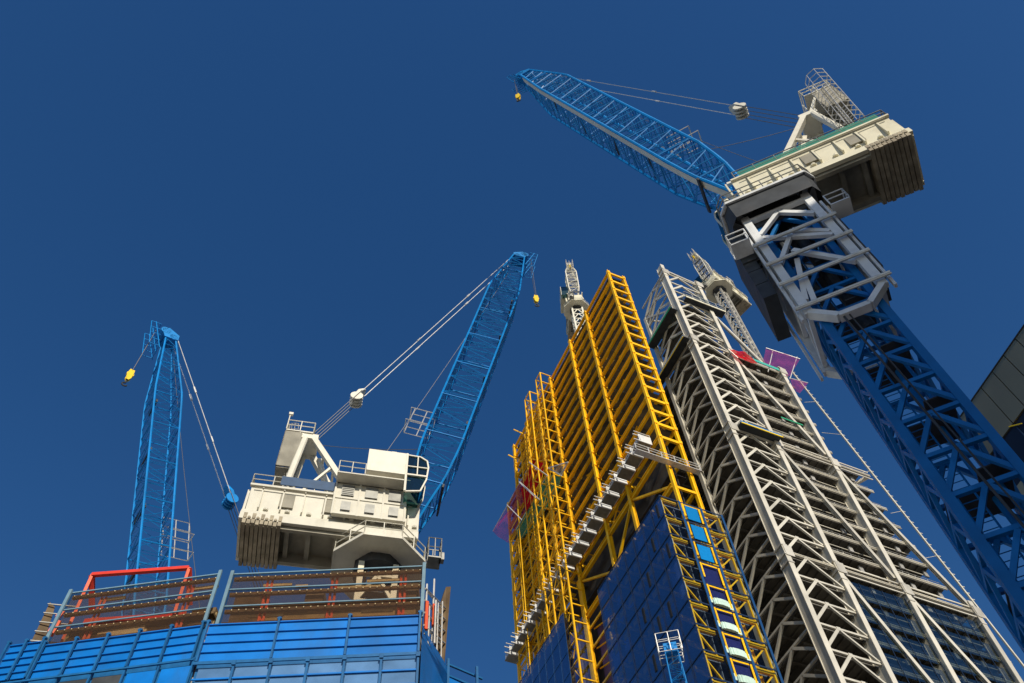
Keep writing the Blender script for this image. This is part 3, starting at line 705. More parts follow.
    if square: oc = [V((x, y, -1.0)) for x, y in ((2.7, 1.9), (2.3, 2.45), (-2.3, 2.45), (-2.7, 1.9), (-2.7, -1.9), (-2.3, -2.45), (2.3, -2.45), (2.7, -1.9))]
    a = L()
    for i in range(8):
        p, q = oc[i], oc[(i+1) % 8]; pi, qi = p*.52, q*.52; pi.z = qi.z = p.z; a.prism([p, q, qi, pi], (0, 0, .14)); a.beam(p + V((0, 0, .07)), q + V((0, 0, .07)), .1, .22)
    a.build('ring_platform', 'ltgrey' if side > 0 else wall_m)
    a = L(); rail(a, [p + V((0, 0, .15)) for p in oc], 1.1, .035, 1.2, (.5,), True); a.build('ring_handrail', 'grey' if side > 0 else 'white')
    a = L(); a.tube((0, 0, -1.0), (0, 0, .1), 1.75, 24); a.tube((0, 0, -1.9), (0, 0, -1.0), 1.45, 24); a.build('slew_ring', 'dark')
    a = L()
    for i in range(8):
        p = oc[i]; a.beam(p*.98, V((p.x*.45, p.y*.45, -2.6)), .12)
    if side > 0: a.box(-1.5, 1.5, -1.5, -1.4, -3.2, -1.3); a.box(-1.5, 1.5, 1.4, 1.5, -3.2, -1.3); a.box(-1.5, -1.4, -1.4, 1.4, -3.2, -1.3); a.box(1.4, 1.5, -1.4, 1.4, -3.2, -1.3); a.build('mast_head', 'dark' if side > 0 else 'cream')
    # small gondola at the ring platform
    if not square:
        a = L(); rail(a, [(2.9, -1.6, -1.2), (3.7, -1.6, -1.2), (3.7, -.6, -1.2), (2.9, -.6, -1.2)], 1.6, .035, .4, (.5,), True); a.box(2.9, 3.7, -1.6, -.6, -1.3, -1.2); a.box(3.6, 3.9, -1.5, -1.1, -1.3, -.7); a.build('access_basket', 'grey')
    # ---- boom
    cp, sp = math.cos(R(phi)), math.sin(R(phi)); piv = V((pvx, 0, 1.5)); U = V((cp, 0, sp)); N = V((-sp, 0, cp))
    fr = lambda p: piv + U*p.x + V((0, p.y, 0)) + N*p.z
    a = L(); prof = [(0, .5), (.2, .96), (.78, 1.04), (1, .42)]
    lattice(a, Lb, prof, bw, panel, rc, rb, 0, fr, 'z')
    n = 9
    for i in range(1, n):
        s = (1 if .2 < i/n < .74 else .78)*bw/2
        for z in (-s, s): a.tube(fr(V((Lb*i/n, -s, z))), fr(V((Lb*i/n, s, z))), .06, 5)
        for y in (-s, s): a.tube(fr(V((Lb*i/n, y, -s))), fr(V((Lb*i/n, y, s))), .06, 5)
    a.build('boom', boom_m)
    a = L(); a.prism([fr(V((Lb - .1, -.6, -.6))), fr(V((Lb + 1.0, -.6, -.9))), fr(V((Lb + 1.3, -.6, -.2))), fr(V((Lb + .6, -.6, .7))), fr(V((Lb - .1, -.6, .6)))], (0, .12, 0))
    a.prism([fr(V((Lb - .1, .48, -.6))), fr(V((Lb + 1.0, .48, -.9))), fr(V((Lb + 1.3, .48, -.2))), fr(V((Lb + .6, .48, .7))), fr(V((Lb - .1, .48, .6)))], (0, .12, 0))
    a.tube(fr(V((Lb + .8, -.6, -.5))), fr(V((Lb + .8, .6, -.5))), .45, 14); a.tube(fr(V((Lb + .2, -.6, .2))), fr(V((Lb + .2, .6, .2))), .35, 12); a.build('boom_head', boom_m)
    a = L(); hp = fr(V((Lb - .8, 0, -1.2))); ex = fr(V((Lb + .7, 0, -1.6)))
    for y in (-.75, 0, .75): a.tube(fr(V((Lb - 2.2, y, -1.0))), fr(V((Lb + 1.3, y, -1.5))), .045, 5)
    for k in range(5): q = Lb - 2.0 + k*.8; a.tube(fr(V((q, -.75, -1.05))), fr(V((q, .75, -1.05))), .04, 5); a.tube(fr(V((q, -.75, -1.05))), fr(V((q, -.75, -1.9))), .035, 5); a.tube(fr(V((q, .75, -1.05))), fr(V((q, .75, -1.9))), .035, 5)
    for y in (-.75, .75): a.tube(fr(V((Lb - 2.0, y, -1.9))), fr(V((Lb + 1.2, y, -1.9))), .035, 5)
    a.build('tip_gantry', boom_m)
    if walk:
        a = L(); s = bw/2; k = 20
        def pr(tt): return [v for v in [((.5 + .46*tt/.2) if tt < .2 else (.96 + .08*(tt - .2)/.58 if tt < .78 else 1.04 - .62*(tt - .78)/.22))]][0]
        for i in range(k):
            t0, t1 = .02 + .95*i/k, .02 + .95*(i+1)/k
            s0, s1 = s*pr(t0), s*pr(t1); z0, z1 = -s0*(min(1, .35 + .65*t0/.12)) - .12, -s1*(min(1, .35 + .65*t1/.12)) - .12
            A, B = fr(V((Lb*t0, bside*(s0 - .02), z0))), fr(V((Lb*t1, bside*(s1 - .02), z1))); w_ = V((0, -bside*.5, 0))
            a.prism([A, B, B + w_, A + w_], N*.06)
        a.build('boom_walkway', 'white')
    a = L()                                                       # bulky items inside the boom
    for tt in (.10, .27, .42, .58, .74):
        hh = bw/2*(.9 if tt < .7 else .8); a.prism([fr(V((Lb*tt, -hh, -hh))), fr(V((Lb*tt + .35, -hh, -hh))), fr(V((Lb*tt + .35, hh, -hh))), fr(V((Lb*tt, hh, -hh)))], N*.12)
    a.build('boom_diaphragm', 'dark')
    a = L(); s = bw/2; c0 = Lb*cagepos                            # side platform cage on the boom
    for kk in range(2):
        q = c0 + kk*1.9
        for x in (q, q + .85, q + 1.7):
            a.tube(fr(V((x, -bside*s*.9, s))), fr(V((x, -bside*s*.9, s + 2.0))), .04, 4); 
        for z in (s + .1, s + 1.0, s + 2.0): a.tube(fr(V((q, -bside*s*.9, z))), fr(V((q + 1.7, -bside*s*.9, z))), .04, 4)
    for x in (c0, c0 + 1.7): a.tube(fr(V((x, -bside*s*.9, s + 2))), fr(V((x, 0, s + 2))), .04, 4); a.tube(fr(V((x, 0, s))), fr(V((x, 0, s + 2))), .04, 4)
    a.build('boom_service_cage', 'scaff')
    # ---- ropes
    tip = fr(V((Lb + .2, 0, .6))); top = V((-5.9, 0, 10.5)); b1 = top.lerp(tip, blk)
    a = L()
    for y in (-.45, .45):
        a.tube(b1 + V((0, y*.9, 0)), tip + V((0, y, 0)), .035, 5); 
        m_ = lerp(b1 + V((0, y*.9, 0)), tip + V((0, y, 0)), .62); u_ = (tip - b1).normalized(); a.tube(m_, m_ + u_*.7, .09, 6)
        a.tube(lerp(b1, tip, .3) + V((0, y, 0)), lerp(b1, tip, .3) + V((0, y, 0)) + u_*.6, .07, 6)
    a.build('pendant_rope', 'scaff')
    a = L()
    for y in (-.5, -.17, .17, .5): a.tube(top + V((0, y, 0)), b1 + V((0, y, 0)), .03, 5)
    a.sag(V((-2.5, .2, 4.2)), fr(V((Lb*.93, .2, .5))), .022, .5); a.sag(top, fr(V((Lb*.22, .3, bw/2))), .022, .3)
    a.build('luffing_rope', 'cable')
    a = L(); u_ = (tip - b1).normalized(); s_ = V((0, 1, 0)); n_ = u_.cross(s_)
    a.prism([b1 - u_*.9 - s_*.45, b1 + u_*.2 - s_*.55, b1 + u_*1.0 - s_*.2, b1 + u_*1.0 + s_*.2, b1 + u_*.2 + s_*.55, b1 - u_*.9 + s_*.45], n_*.25)
    for y in (-.4, -.13, .13, .4): a.tube(b1 - u_*.5 + V((0, y - .06, 0)), b1 - u_*.5 + V((0, y + .06, 0)), .5, 12)
    a.build('equaliser_block', eqm)
    hk = fr(V((Lb + .7, 0, -1.3))); a = L()
    for y in (-.25, .25): a.tube(hk + V((0, y, 0)), hk + V((0, y*.8, -hookdrop)), .03, 5)
    a.build('hoist_rope', 'cable')
    h = hk + V((0, 0, -hookdrop)); a = L(); hs_ = .62
    for y in (-.24, .16): a.prism([h + V(c)*hs_ for c in ((-.3, y, .1), (.3, y, .1), (.36, y, -.5), (.34, y, -1.7), (.15, y, -2.2), (-.15, y, -2.2), (-.34, y, -1.7), (-.36, y, -.5))], (0, .06, 0))
    a.tube(h + V((0, -.1, -.5)), h + V((0, .1, -.5)), .3, 12); hb = a.build('hook_block', 'yellow2')
    a = L(); pts = [h + V((.2*math.sin(k*.5)*(1), 0, -1.75 - .2 + .2*math.cos(k*.5))) for k in range(0, 10)]; a.tube(h + V((0, 0, -1.1)), pts[0], .07); a.path(pts, .07); a.build('hook', 'dark', hb)
    hb.name = 'hook_block'
    # ---- mast
    if mast:
        zb, w_, m_, full = mast
        a = L(); h = w_/2; zt = -1.9
        for sx in (-1, 1):
            for sy in (-1, 1):
                a.box(min(sx*h, sx*(h-.34)), max(sx*h, sx*(h-.34)), min(sy*h, sy*(h-.34)), max(sy*h, sy*(h-.34)), zb - Z0, zt)
        a.build('mast', m_)
        z = zt - 1.0; a = L(); c = h - .12; k = 0; ph = 2.1
        while z > (zb - Z0) + 3:
            for (p, q, up) in (((-c, c), (c, c), 'y'), ((-c, -c), (c, -c), 'y'), ((-c, -c), (-c, c), 'x'), ((c, -c), (c, c), 'x')):
                p0, q0 = V((p[0], p[1], z)), V((q[0], q[1], z)); mid = (p0 + q0)/2; up_ = (0, 1, 0) if up == 'y' else (1, 0, 0)
                a.beam(p0, q0, .20, .16, up_); dz = V((0, 0, -ph))
                a.beam(mid, p0 + dz, .20, .15, up_); a.beam(mid, q0 + dz, .20, .15, up_)
            z -= ph; k += 1
        a.build('mast_bracing', m_)
        z = zt - 2.2; a = L(); 
        while z > (zb - Z0) + 3:
            a.box(-c + .1, c - .1, -c + .1, c - 1.1, z, z + .06); a.box(-c + .1, -.1, c - 1.1, c - .15, z, z + .06)
            z -= 4.2
        a.build('rest_platform', 'dark')
        a = L(); z0_ = zb - Z0
        for x in (-.3, .3): a.tube((x + .5, .45, z0_), (x + .5, .45, zt), .04, 4)
        z = zt
        while z > z0_: a.tube((.2, .45, z), (.8, .45, z), .025, 4); z -= .35
        a.tube((-.5, -.4, z0_), (-.5, -.4, zt), .12); a.tube((-.8, .1, z0_), (-.8, .1, zt), .08); a.build('mast_ladder', 'deepblue' if side > 0 else 'blue')
    return t, L
dir2 = lambda d, az: (d*math.cos(R(az)), d*math.sin(R(az)))
# near right crane
DA = 27.0
A, LA = crane('nearest and biggest crane at right with blue mast, white climbing collar and blue boom', (*dir2(DA, 26.35), 51.3), 132.5, 77, 52.6, 'blue', pvx=.2, x1=1.1, panel=1.5, bw=2.8, rc=.125, rb=.05, plat=12.9, square=True, mast=(0, 2.82, 'deepblue', True), side=1, hookdrop=5.5, bside=1, cagepos=.30)
def collar(t, L):
    a = L(); F = 1.62; zt, zb = -2.2, -13.4
    for sx in (-1, 1):
        for sy in (-1, 1):
            a.box(min(sx*1.50, sx*1.92), max(sx*1.50, sx*1.92), min(sy*1.56, sy*1.84), max(sy*1.56, sy*1.84), zb, zt)
            a.box(sx*2.12 - .06, sx*2.12 + .06, sy*1.7 - .1, sy*1.7 + .1, zb - .3, zt - 1.5)
    for sy in (-1, 1):
        y = sy*1.7
        a.bpath([(1.7, y, zb + .1), (.7, y, zb - 1.0), (-.7, y, zb - 1.0), (-1.7, y, zb + .1)], .30, .42, (0, 1, 0))
        a.beam((-1.5, y, zt - .5), (1.5, y, zt - .5), .2, .3, (0, 1, 0))
        for (p, q) in (((1.5, -4.6), (0, -2.9)), ((0, -2.9), (-1.5, -4.6)), ((1.5, -8.2), (0, -5.4)), ((0, -5.4), (-1.5, -7.0)), ((-1.5, -10.6), (.6, -7.4)), ((1.5, -12.2), (.7, -8.4)), ((-1.5, -7.4), (1.5, -5.0)), ((1.2, -12.6), (.9, -10.2))):
            a.beam((p[0], y, p[1]), (q[0], y, q[1]), .26, .20, (0, 1, 0))
    for sx in (-1, 1):
        for i in range(4): z = zb + .4 + i*2.8; a.beam((sx*1.7, -1.5, z), (sx*1.7, 1.5, z), .2, .26); a.beam((sx*1.7, -1.5, z), (sx*1.7, 1.5, z + 2.8), .16)
    a.build('climbing_collar', 'ltgrey')
    a = L()
    for z in (-6.0, -8.3, -10.5, -13.0): a.tube((-2.2, 2.02, z), (2.2, 2.02, z), .11, 8); a.tube((-2.2, 2.1, z - .2), (2.2, 2.1, z - .2), .045, 6)
    a.build('guide_rail', 'scaff')
    a = L()
    for sx, z0, z1 in ((1, -9.8, -2.6), (-1, -10.0, -2.2)):
        for i in range(5):
            za = z0 + (z1 - z0)*i/5; zc = z0 + (z1 - z0)*(i+1)/5 - .06
            xo = 3.0 if sx > 0 else 2.75; a.box(min(sx*2.3, sx*xo), max(sx*2.3, sx*xo), -1.5, (1.2 if sx > 0 else .6), za, zc)
    a.box(2.2, 3.0, 1.2, 1.3, -6, -2.4)
    a.build('climbing_platform_housing', 'dark')
    a = L()
    for sx in (-1, 1): a.box(min(sx*2.2, sx*3.2), max(sx*2.2, sx*3.2), 1.35, 2.3, -5.5, -5.4); rail(a, [(sx*2.2, 2.3, -5.4), (sx*3.2, 2.3, -5.4), (sx*3.2, 1.35, -5.4)], 1.1, .04, .8)
    a.build('side_platform', 'ltgrey')
    a = L(); a.tube((-.55, .2, -14), (-.55, .2, -2.5), .3, 10); a.tube((.5, .5, -13), (.5, .5, -2.5), .22, 10)
    for z in (-4, -6.4, -8.6, -11): a.tube((-1.2, .9, z), (1.2, .9, z), .14, 8)
    a.build('hydraulic_ram', 'dark')
    a = L(); a.tube((.55, 1.75, -14.3), (-.6, 1.9, -45), .05, 6); a.tube((.3, 1.75, -14.3), (-.9, 1.9, -45), .035, 6); a.build('power_cable', 'dark')
    a = L()                                                       # dark skirts below the ring platform
    oc = [V((x, y, -1.0)) for x, y in ((2.7, 1.9), (2.3, 2.45), (-2.3, 2.45), (-2.7, 1.9), (-2.7, -1.9), (-2.3, -2.45), (2.3, -2.45), (2.7, -1.9))]
    for i in range(8):
        p, q = oc[i]*.96, oc[(i+1) % 8]*.96; p.z = q.z = -1.0
        a.prism([p, q, q*.97 + V((0, 0, -1.7)), p*.97 + V((0, 0, -1.7))], (0, 0, .05))
    a.build('skirt_panel', 'dark')
collar(A, LA)
# crane on the left building
B, LB = crane('blue boomed crane with big white machine house above the building with tinted screens', (*dir2(41, 75.2), 45.7), 347.6, 78, 47.5, 'blue', bw=2.9, panel=1.25, rb=.036, mast=(28, 2.4, 'cream', True), side=-1, hookdrop=8.5, bside=-1, wall_m='white', walk=False, cagepos=.28)
# far left crane, machine hidden behind the building
C, LC = crane('leftmost blue crane, only its upright boom and ropes above the building', (*dir2(50, 88.6), 37.0), 190, 77, 36.5, 'blue', eqm='blue', panel=1.1, rb=.032, mast=(20, 2.4, 'blue', True), side=-1, hookdrop=6.5, bside=1, wall_m='white', walk=False, blk=.42, cagepos=.36, bw=2.1)
# white cranes on the two towers
r = ray(576, 308); D = 109; k = D/math.hypot(r.x, r.y); pos = EYE + r*k
Dc, LD = crane('small white crane rising behind the roof of the yellow tower', (pos.x, pos.y, pos.z), 245, 86, 14, 'white', bw=2.4, rc=.13, rb=.07, mast=(pos.z - 45, 2.6, 'white', True), side=-1, hookdrop=1.5, walk=False, scale=1.08)
r = ray(718, 289); D = 114; k = D/math.hypot(r.x, r.y); pos = EYE + r*k
Ec, LE = crane('white crane with triangular frame perched over the top of the pale tower', (pos.x, pos.y, pos.z), 195, 84, 11, 'white', bw=2.2, mast=(150, 2.0, 'steel2', True), side=-1, hookdrop=1.5, walk=False, scale=1.1)

# small blue jib tip in front of the yellow tower's glass
def small_jib():
    r = ray(672, 655); D = 68; tip = EYE + r*(D/math.hypot(r.x, r.y)); 
    t = empty('crane_jib', (tip.x, tip.y, 0), 55, 'small blue crane jib head with white cage in front of the blue glass', 'crane jib')
    a = MB(); fr = lambda p: V((0, 0, tip.z)) + V((0, 0, -1))*p.x + V((.0, 0, 0)) + V((p.z*1.0 , p.y, 0))
    lattice(a, tip.z - 4, [(0, .9), (.05, 1), (1, 1.15)], 1.25, .8, .06, .025, 0, fr, 'z'); a.build('jib_lattice', 'blue', t)
    a = MB()
    for z in (tip.z - .2, tip.z + .9, tip.z + 1.9):
        for x in (-.9, 0, .9): a.tube((x, -1.0, z), (x, 1.1, z), .04, 5)
        for y in (-1.0, 0, 1.1): a.tube((-.9, y, z), (.9, y, z), .04, 5)
    for x in (-.9, 0, .9):
        for y in (-1, 0, 1.1): a.tube((x, y, tip.z - .2), (x, y, tip.z + 1.9), .04, 5)
    a.build('head_cage', 'scaff', t)
    a = MB(); a.box(-.5, .4, -.6, .6, tip.z, tip.z + 1.0); a.tube((-.6, 0, tip.z + .5), (.6, 0, tip.z + .5), .35, 10); a.build('sheave_head', 'blue', t)
small_jib()

# ================================================================ LEFT BUILDING
def left_building():
    P0 = V((10.69, 31.22, 0)); dR = V((math.cos(R(155.5)), math.sin(R(155.5)), 0)); nR = V((-math.sin(R(155.5)), math.cos(R(155.5)), 0))*-1  # towards the camera?
    if nR.dot(-P0) < 0: nR = -nR
    Cn = P0 + dR*10.0; dL = V((math.cos(R(149)), math.sin(R(149)), 0)); nL = V((-dL.y, dL.x, 0)); nL = -nL if nL.dot(-Cn) < 0 else nL
    t = empty('building', (0, 0, 0), 0, 'low building under construction with blue panels and tinted glass screens round its top', 'building')
    def fp(w, u, n, z):                                           # w: 0 right wing, 1 left wing; n metres out from the face
        return (P0 + dR*u + nR*n if w == 0 else Cn + dL*u + nL*n) + V((0, 0, z))
    def slab(mb, w, u0, u1, n0, n1, z0, z1):
        mb._box([fp(w, u0, n0, z0), fp(w, u1, n0, z0), fp(w, u1, n1, z0), fp(w, u0, n1, z0), fp(w, u0, n0, z1), fp(w, u1, n0, z1), fp(w, u1, n1, z1), fp(w, u0, n1, z1)])
    UR, UL = 9.75, 7.75
    rnd = random.Random(11)
    zt = {0: 36.5, 1: 36.6}
    # glass screens
    for w_, u0, u1 in ((0, .05, 9.55), (1, .15, UL)):
        g = MB(); slab(g, w_, u0, u1, -.03, .0, 33.15, zt[w_]); g.build('screen_glass', 'g_brown', t)
        f = MB()
        for z in (33.2, 34.35, 35.45, zt[w_]): slab(f, w_, u0, u1, .0, .06, z - .035, z + .03)
        f.build('screen_rail', 'postblue', t)
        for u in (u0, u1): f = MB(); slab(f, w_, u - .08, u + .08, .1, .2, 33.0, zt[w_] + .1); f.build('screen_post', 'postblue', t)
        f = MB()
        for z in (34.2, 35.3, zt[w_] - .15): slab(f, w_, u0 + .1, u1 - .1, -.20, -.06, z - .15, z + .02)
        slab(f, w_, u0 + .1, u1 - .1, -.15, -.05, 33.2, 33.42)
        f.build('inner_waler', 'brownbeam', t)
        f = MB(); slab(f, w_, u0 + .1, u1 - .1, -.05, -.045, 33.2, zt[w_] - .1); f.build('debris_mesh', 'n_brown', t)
        f = MB(); slab(f, w_, u0 + .1, u1 - .1, -1.0, -.9, 33.1, 34.95); f.build('formwork_board', 'timberwall', t)
        f = MB(); k = int((u1 - u0)/.34)
        for z in (34.2, 35.3, zt[w_] - .15):
            for i in range(k): slab(f, w_, u0 + .2 + i*.34, u0 + .24 + i*.34, .0, .02, z - .1, z - .05)
        f.build('screen_bolt', 'plyyellow', t)
        f = MB(); slab(f, w_, u0 + .2, u1 - .3, -.6, -.55, 33.82, 33.87); f.build('tie_line', 'yellow2', t)
    # soffits of the floors above behind the glass
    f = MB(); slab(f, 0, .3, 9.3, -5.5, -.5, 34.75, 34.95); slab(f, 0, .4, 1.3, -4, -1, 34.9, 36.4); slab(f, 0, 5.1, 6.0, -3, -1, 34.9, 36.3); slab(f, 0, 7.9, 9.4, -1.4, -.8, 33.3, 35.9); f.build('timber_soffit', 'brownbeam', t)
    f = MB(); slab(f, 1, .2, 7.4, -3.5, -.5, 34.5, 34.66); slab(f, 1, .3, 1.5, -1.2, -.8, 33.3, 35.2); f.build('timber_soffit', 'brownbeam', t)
    for i, (w_, u) in enumerate(((0, 1.0), (0, 4.4), (0, 7.6), (1, 1.55), (1, 6.0))):
        c = MB()
        for du in (0, .22): c.beam(fp(w_, u + du, -.32, 31.5), fp(w_, u + du, -.32, 36.35), .11)
        for z in (33.6, 34.6, 35.6): c.beam(fp(w_, u, -.32, z), fp(w_, u + .22, -.32, z + .3), .07)
        c.build('orange_post', 'orange', t)
    for (w_, u, z, l) in ((0, 1.3, 36.0, 1.6), (0, 6.6, 36.0, 1.4), (0, 1.5, 34.0, 1.5), (0, 6.7, 34.0, 1.6), (0, 5.8, 35.85, .6), (0, 2.2, 35.6, 2.2), (1, .3, 36.15, 1.3), (1, 5.0, 36.2, 1.3), (1, .7, 34.4, 1.4), (1, 3.2, 33.75, 1.2), (1, 5.1, 34.4, 1.4)):
        c = MB(); c.beam(fp(w_, u, -.35, z), fp(w_, u + l, -.35, z), .10, .16); c.build('timber_batten', 'plyyellow', t)
    c = MB(); c.beam(fp(0, 1.4, -1.2, 35.2), fp(0, 2.9, -1.2, 35.15), .3, .5); c.build('timber_bundle', 'plyyellow', t)
    c = MB(); a0, a1 = fp(1, 3.6, -.7, 33.7), fp(1, 5.9, -.7, 33.7); c.prism([a0, a1, a1 + V((0, 0, .75)), a0 + V((0, 0, 1.0))], nL*-.15); c.build('plastic_sheet', mat('pale_sheet', (.75, .62, .40), .5), t)
    c = MB()                                                     # scaffold on the deck behind the screens
    for i in range(7):
        u = 5.2 + i*.55; c.tube(fp(0, u, -1.6, 33.2), fp(0, u, -1.6, 35.9), .03, 5)
    for z in (34.0, 34.7, 35.4, 35.9): c.tube(fp(0, 5.0, -1.6, z), fp(0, 8.9, -1.6, z), .03, 5)
    for i in range(3): c.tube(fp(0, 5.4 + i, -1.6, 33.3), fp(0, 6.2 + i, -1.6, 35.6), .025, 5)
    for i in range(4): c.tube(fp(0, 1.9 + i*.4, -2.4, 33.2), fp(0, 1.9 + i*.4, -2.4, 35.6), .03, 5)
    c.tube(fp(0, 1.7, -2.4, 35.2), fp(0, 3.4, -2.4, 35.2), .03, 5); c.build('deck_scaffold', 'scaff', t)
    # blue panels: four boards high, posts in front
    def band(w_, ua, ub, za, zb, rows, step, n0=.12, mname='panel', lean=0):
        k = max(1, round((ub - ua)/step)); st = (ub - ua)/k
        for i in range(k):
            m = MB()
            for r_ in range(rows):
                z0 = za + (zb - za)*r_/rows; z1 = za + (zb - za)*(r_+1)/rows - .05; e = rnd.uniform(-.012, .012)
                slab(m, w_, ua + i*st + .03, ua + (i+1)*st - .03, n0 + e, n0 + .05 + e, z0, z1)
                slab(m, w_, ua + i*st + .03, ua + (i+1)*st - .03, n0 + .05 + e, n0 + .13 + e, z1 - .05, z1)
            m.build('screen_panel', M[mname], t)
        for i in range(k+1):
            m = MB(); slab(m, w_, ua + i*st - .045, ua + i*st + .045, n0 + .14, n0 + .26, za - .15, zb + .1); slab(m, w_, ua + i*st - .1, ua + i*st + .1, n0 + .1, n0 + .24, zb + .0, zb + .09); m.build('panel_post', 'panelframe', t)
    band(0, .1, 9.9, 30.95, 33.12, 4, 3.25); band(1, .1, 7.6, 31.15, 33.12, 4, 1.6)
    band(1, 7.7, 9.4, 31.25, 33.35, 5, .85, .16)
    bk = MB(); slab(bk, 0, .1, 9.9, .0, .08, 28.6, 33.1); slab(bk, 1, .0, 9.3, .0, .08, 28.6, 33.1); slab(bk, 0, .0, 10, .3, .36, 30.62, 30.78); slab(bk, 1, .0, 9, .3, .36, 30.9, 31.0); bk.build('backing_frame', 'panelframe', t)
    m_g = mat('pale_blue_infill_panel', (.10, .22, .42), .25, var=.2, scale=.8)
    for i in range(6):
        m = MB()
        for z0, z1 in ((29.95, 30.55), (29.2, 29.85), (28.4, 29.1)): slab(m, 0, .15 + i*1.62, .15 + i*1.62 + 1.5, .12, .17, z0, z1)
        m.build('lower_panel', m_g, t)
        m = MB(); slab(m, 0, .1 + i*1.62 - .05, .1 + i*1.62 + .05, .2, .34, 28, 30.7); slab(m, 0, .1 + i*1.62 - .09, .1 + i*1.62 + .09, .32, .4, 30.5, 30.75); m.build('panel_post', 'panelframe', t)
    m = MB(); slab(m, 0, .1, 9.9, .19, .25, 29.86, 29.94); slab(m, 0, .1, 9.9, .19, .25, 29.1, 29.18); m.build('panel_rail', 'panel', t)
    for i in range(6):
        m = MB(); slab(m, 1, .1 + i*1.55, 1.45 + i*1.55, .12, .17, 29.0, 30.75); 
        if i not in (2, 3): m.build('lower_panel', 'panel', t)
        else: m.build('lower_panel', 'dark', t)
        m = MB(); slab(m, 1, .02 + i*1.55 - .04, .02 + i*1.55 + .04, .2, .3, 28, 31.1); m.build('panel_post', 'panelframe', t)
    # return wing at the right end
    b0 = fp(0, 0, .1, 0); pts = [(430, 640, 444, 665, 31.6), ]
    e1 = V((math.cos(R(69)), math.sin(R(69)), 0))*37.5; e2 = V((math.cos(R(66.8)), math.sin(R(66.8)), 0))*38.5
    c = MB()
    for (z0, z1, dz) in ((28, 31.2, 0), (31.3, 31.45, 0), (31.8, 31.9, 0)):
        c.prism([b0 + V((0, 0, z0 + .6)), e1 + V((0, 0, z0 + 1.3)), e1 + V((0, 0, z1 + 2.2)), b0 + V((0, 0, z1 + .6))], nR*-.08)
    c.build('return_panel', 'panel', t)
    c = MB(); c.prism([e1 + V((0, 0, 29)), e2 + V((0, 0, 29)), e2 + V((0, 0, 33.6)), e1 + V((0, 0, 33.6))], V((.03, .08, 0)))
    c.build('return_panel', 'panel', t)
    c = MB()
    for z in (31.2, 32.0, 32.8, 33.6, 34.3): c.beam(e1 + V((0, 0, z)), e2 + V((0, 0, z)) + V((.3, 0, 0)), .1)
    for p in (e1, e2, e2*.99): c.beam(p + V((-.02, -.05, 29)), p + V((-.02, -.05, 34.6)), .12)
    c.build('return_rail', 'panelframe', t)
    # brown screen end behind, with tube scaffold
    q0 = V((math.cos(R(69.3)), math.sin(R(69.3)), 0))*37
    c = MB(); c.prism([q0 + V((0, 0, 33.6)), q0 + V((.25, -.1, 39.2)), q0 + V((.05, .1, 39.3)), q0 + V((-.55, .1, 36.5)), q0 + V((-.75, .1, 34.6))], V((.02, .4, 0))); c.build('end_screen', 'brownbeam', t)
    c = MB()
    for k_, (az, d, z0, z1) in enumerate(((70.9, 34.2, 33.2, 36.5), (70.3, 35.2, 33.2, 37.9), (70.1, 34.8, 33.2, 36.0))):
        p = V((math.cos(R(az)), math.sin(R(az)), 0))*d; c.tube(p + V((0, 0, z0)), p + V((0, 0, z1)), .05, 6)
    for z in (33.6, 34.4, 35.2, 36.0): 
        p = V((math.cos(R(71)), math.sin(R(71)), 0))*34; c.tube(p + V((0, 0, z)), V((q0.x, q0.y, z + 1.6)), .05, 6)
    for k_ in range(4):
        az_ = 70.6 - k_*.35; p = V((math.cos(R(az_)), math.sin(R(az_)), 0))*(34.6 + k_*.6); c.tube(p + V((0, 0, 32.6)), p + V((0, 0, 35.4 + k_*.7)), .035, 6)
    for z in (33.2, 34.0, 34.8, 35.6, 36.4): c.tube(V((math.cos(R(70.9)), math.sin(R(70.9)), 0))*34.6 + V((0, 0, z)), V((math.cos(R(69.5)), math.sin(R(69.5)), 0))*36.6 + V((0, 0, z + .7)), .035, 6)
    c.build('end_scaffold', 'scaff', t)
    c = MB()
    for az, d, z0, z1 in ((70.85, 34.1, 33.4, 35.2), (70.25, 35.1, 34.6, 36.0)):
        p = V((math.cos(R(az)), math.sin(R(az)), 0))*d; c.beam(p + V((0, 0, z0)), p + V((0, 0, z1)), .15)
    c.build('orange_post', 'orange', t)
    # left end: brown screen end and clutter
    q = [P(31, 642, 'y', 41.5), P(44, 642, 'y', 41.5), P(55, 607, 'y', 41.5), P(50, 602, 'y', 41.5)]
    c = MB(); c.prism(q, (0, .4, 0)); c.build('end_screen', 'brownbeam', t)
    c = MB()
    for k_ in range(5):
        p_ = q[0].lerp(q[3], k_/4.4); c.beam(p_ + V((-.05, -.1, 0)), p_ + V((1.3, -.3, .1)), .05)
    c.build('end_scaffold', 'grey', t)
    c = MB(); p_ = P(50, 634, 'y', 40.5); c.beam(p_, p_ + V((.1, 0, .8)), .3); p_ = P(57, 618, 'y', 40.5); c.beam(p_, p_ + V((.1, 0, .5)), .22); c.build('orange_post', 'orange', t)
    # body of the building
    b = MB(); r0 = fp(0, .1, -.1, 0); r1 = fp(0, 9.9, -.1, 0); r2 = fp(1, 9.2, -.1, 0)
    b.prism([r0, r1, r2, r2 + V((6, 14, 0)), r0 + V((8, 14, 0))], (0, 0, 32.2)); b.build('concrete_body', 'concrete', t)
left_building()
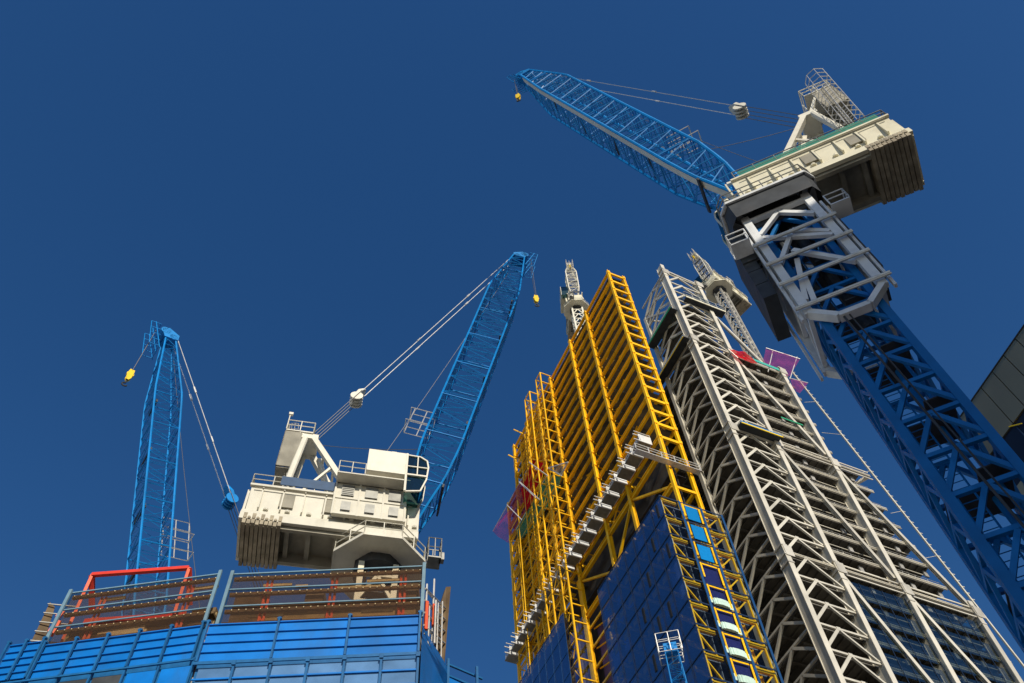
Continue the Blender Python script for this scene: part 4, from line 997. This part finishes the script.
# red frame standing on the building's deck
def red_frame():
    p0 = on(92, 575, 'z', 39.2); p1 = on(189, 568, 'z', 39.0)
    t = empty('red_frame', (p0.x, p0.y, 33.2), 0, 'red steel goal-shaped frame rising above the left glass screen', 'steel frame'); o = V((p0.x, p0.y, 33.2))
    d = (p1 - p0).normalized(); n = V((-d.y, d.x, 0))
    if n.dot(p0) < 0: n = -n
    m = MB(); m.beam(p0 - o, p1 - o, .2); m.build('top_bar', 'red', t)
    for p in (p0, p1):
        m = MB(); m.beam(p - o, V((p.x, p.y, 33.2)) - o + d*.15, .15); m.build('leg', 'orange', t)
        m = MB(); m.beam(p - o, p - o + n*1.4 + V((0, 0, -1.3)), .24); m.build('raking_strut', 'red', t)
    m = MB(); m.beam(p0 - o + n*1.2 + V((0, 0, -2.2)), p1 - o + n*1.2 + V((0, 0, -2.2)), .25, .3); m.build('cross_bar', 'red', t)
red_frame()

# ================================================================ RIGHT BUILDING
def right_building():
    d = V((math.cos(R(85.7)), math.sin(R(85.7)), 0)); n = V((d.y, -d.x, 0)); p = V((56.88, 16.06, 0))
    u1, u0 = 9.6, -55.0; zt = 67.2
    t = empty('office_building', p, 85.7, 'dark olive clad office tower with blue-black glass at the right edge', 'building')
    m = MB(); m.box(u0, u1, -30, 0, 0, zt - .05); m.build('wall', 'facade_glass', t)   # local y+ faces the camera side
    cl = MB(); k = 0
    u = u0
    while u < u1:
        cl = None
        u += 100
    m = MB(); 
    z = zt
    bands = [(zt - 5.3, zt)] + [(zt - 5.3 - 4.2*i - 1.3, zt - 5.3 - 4.2*i - 0.0 - .0) for i in range(1, 14)]
    for i, (a, b) in enumerate(bands):
        m = MB(); u = u0
        while u < u1 - .1:
            m.box(u + .04, u + 1.66, 0.01, .16, a, b - (.04 if i else 0)); u += 1.7
        m.build('cladding_band', 'facade', t)
    m = MB(); u = u0
    while u < u1: m.box(u - .02, u + .06, .003, .10, 0, zt - 5.3); u += 1.7
    m.build('window_mullion', 'mullion', t)
    m = MB(); m.box(u0, u1, -30, .20, zt, zt + .15); m.build('roof_edge', 'seam', t)
    m = MB(); m.beam((5.6, .25, 61.0), (6.6, .25, 61.9), .08); m.build('roof_tie', 'yellow2', t)
right_building()

# ================================================================ UNSEEN BLOCK ADDED BEHIND THE VIEWER (put there to shade the near mast)
def shade_block():
    t = empty('added_shade_block', (30, -50, 0), 0, 'unseen plain block added behind the viewpoint to shade the nearest crane mast', 'building')
    m = MB(); m.box(-24, 16, -10, 10, 0, 76.5); m.box(-24.4, 16.4, -10.4, 10.4, 76.5, 77.4); m.build('wall', 'concrete', t)
    for i in range(19):
        m = MB(); m.box(-23, 15, 10.003, 10.05, 3 + i*3.9, 5.1 + i*3.9); m.build('window_band', 'facade_glass', t)
shade_block()
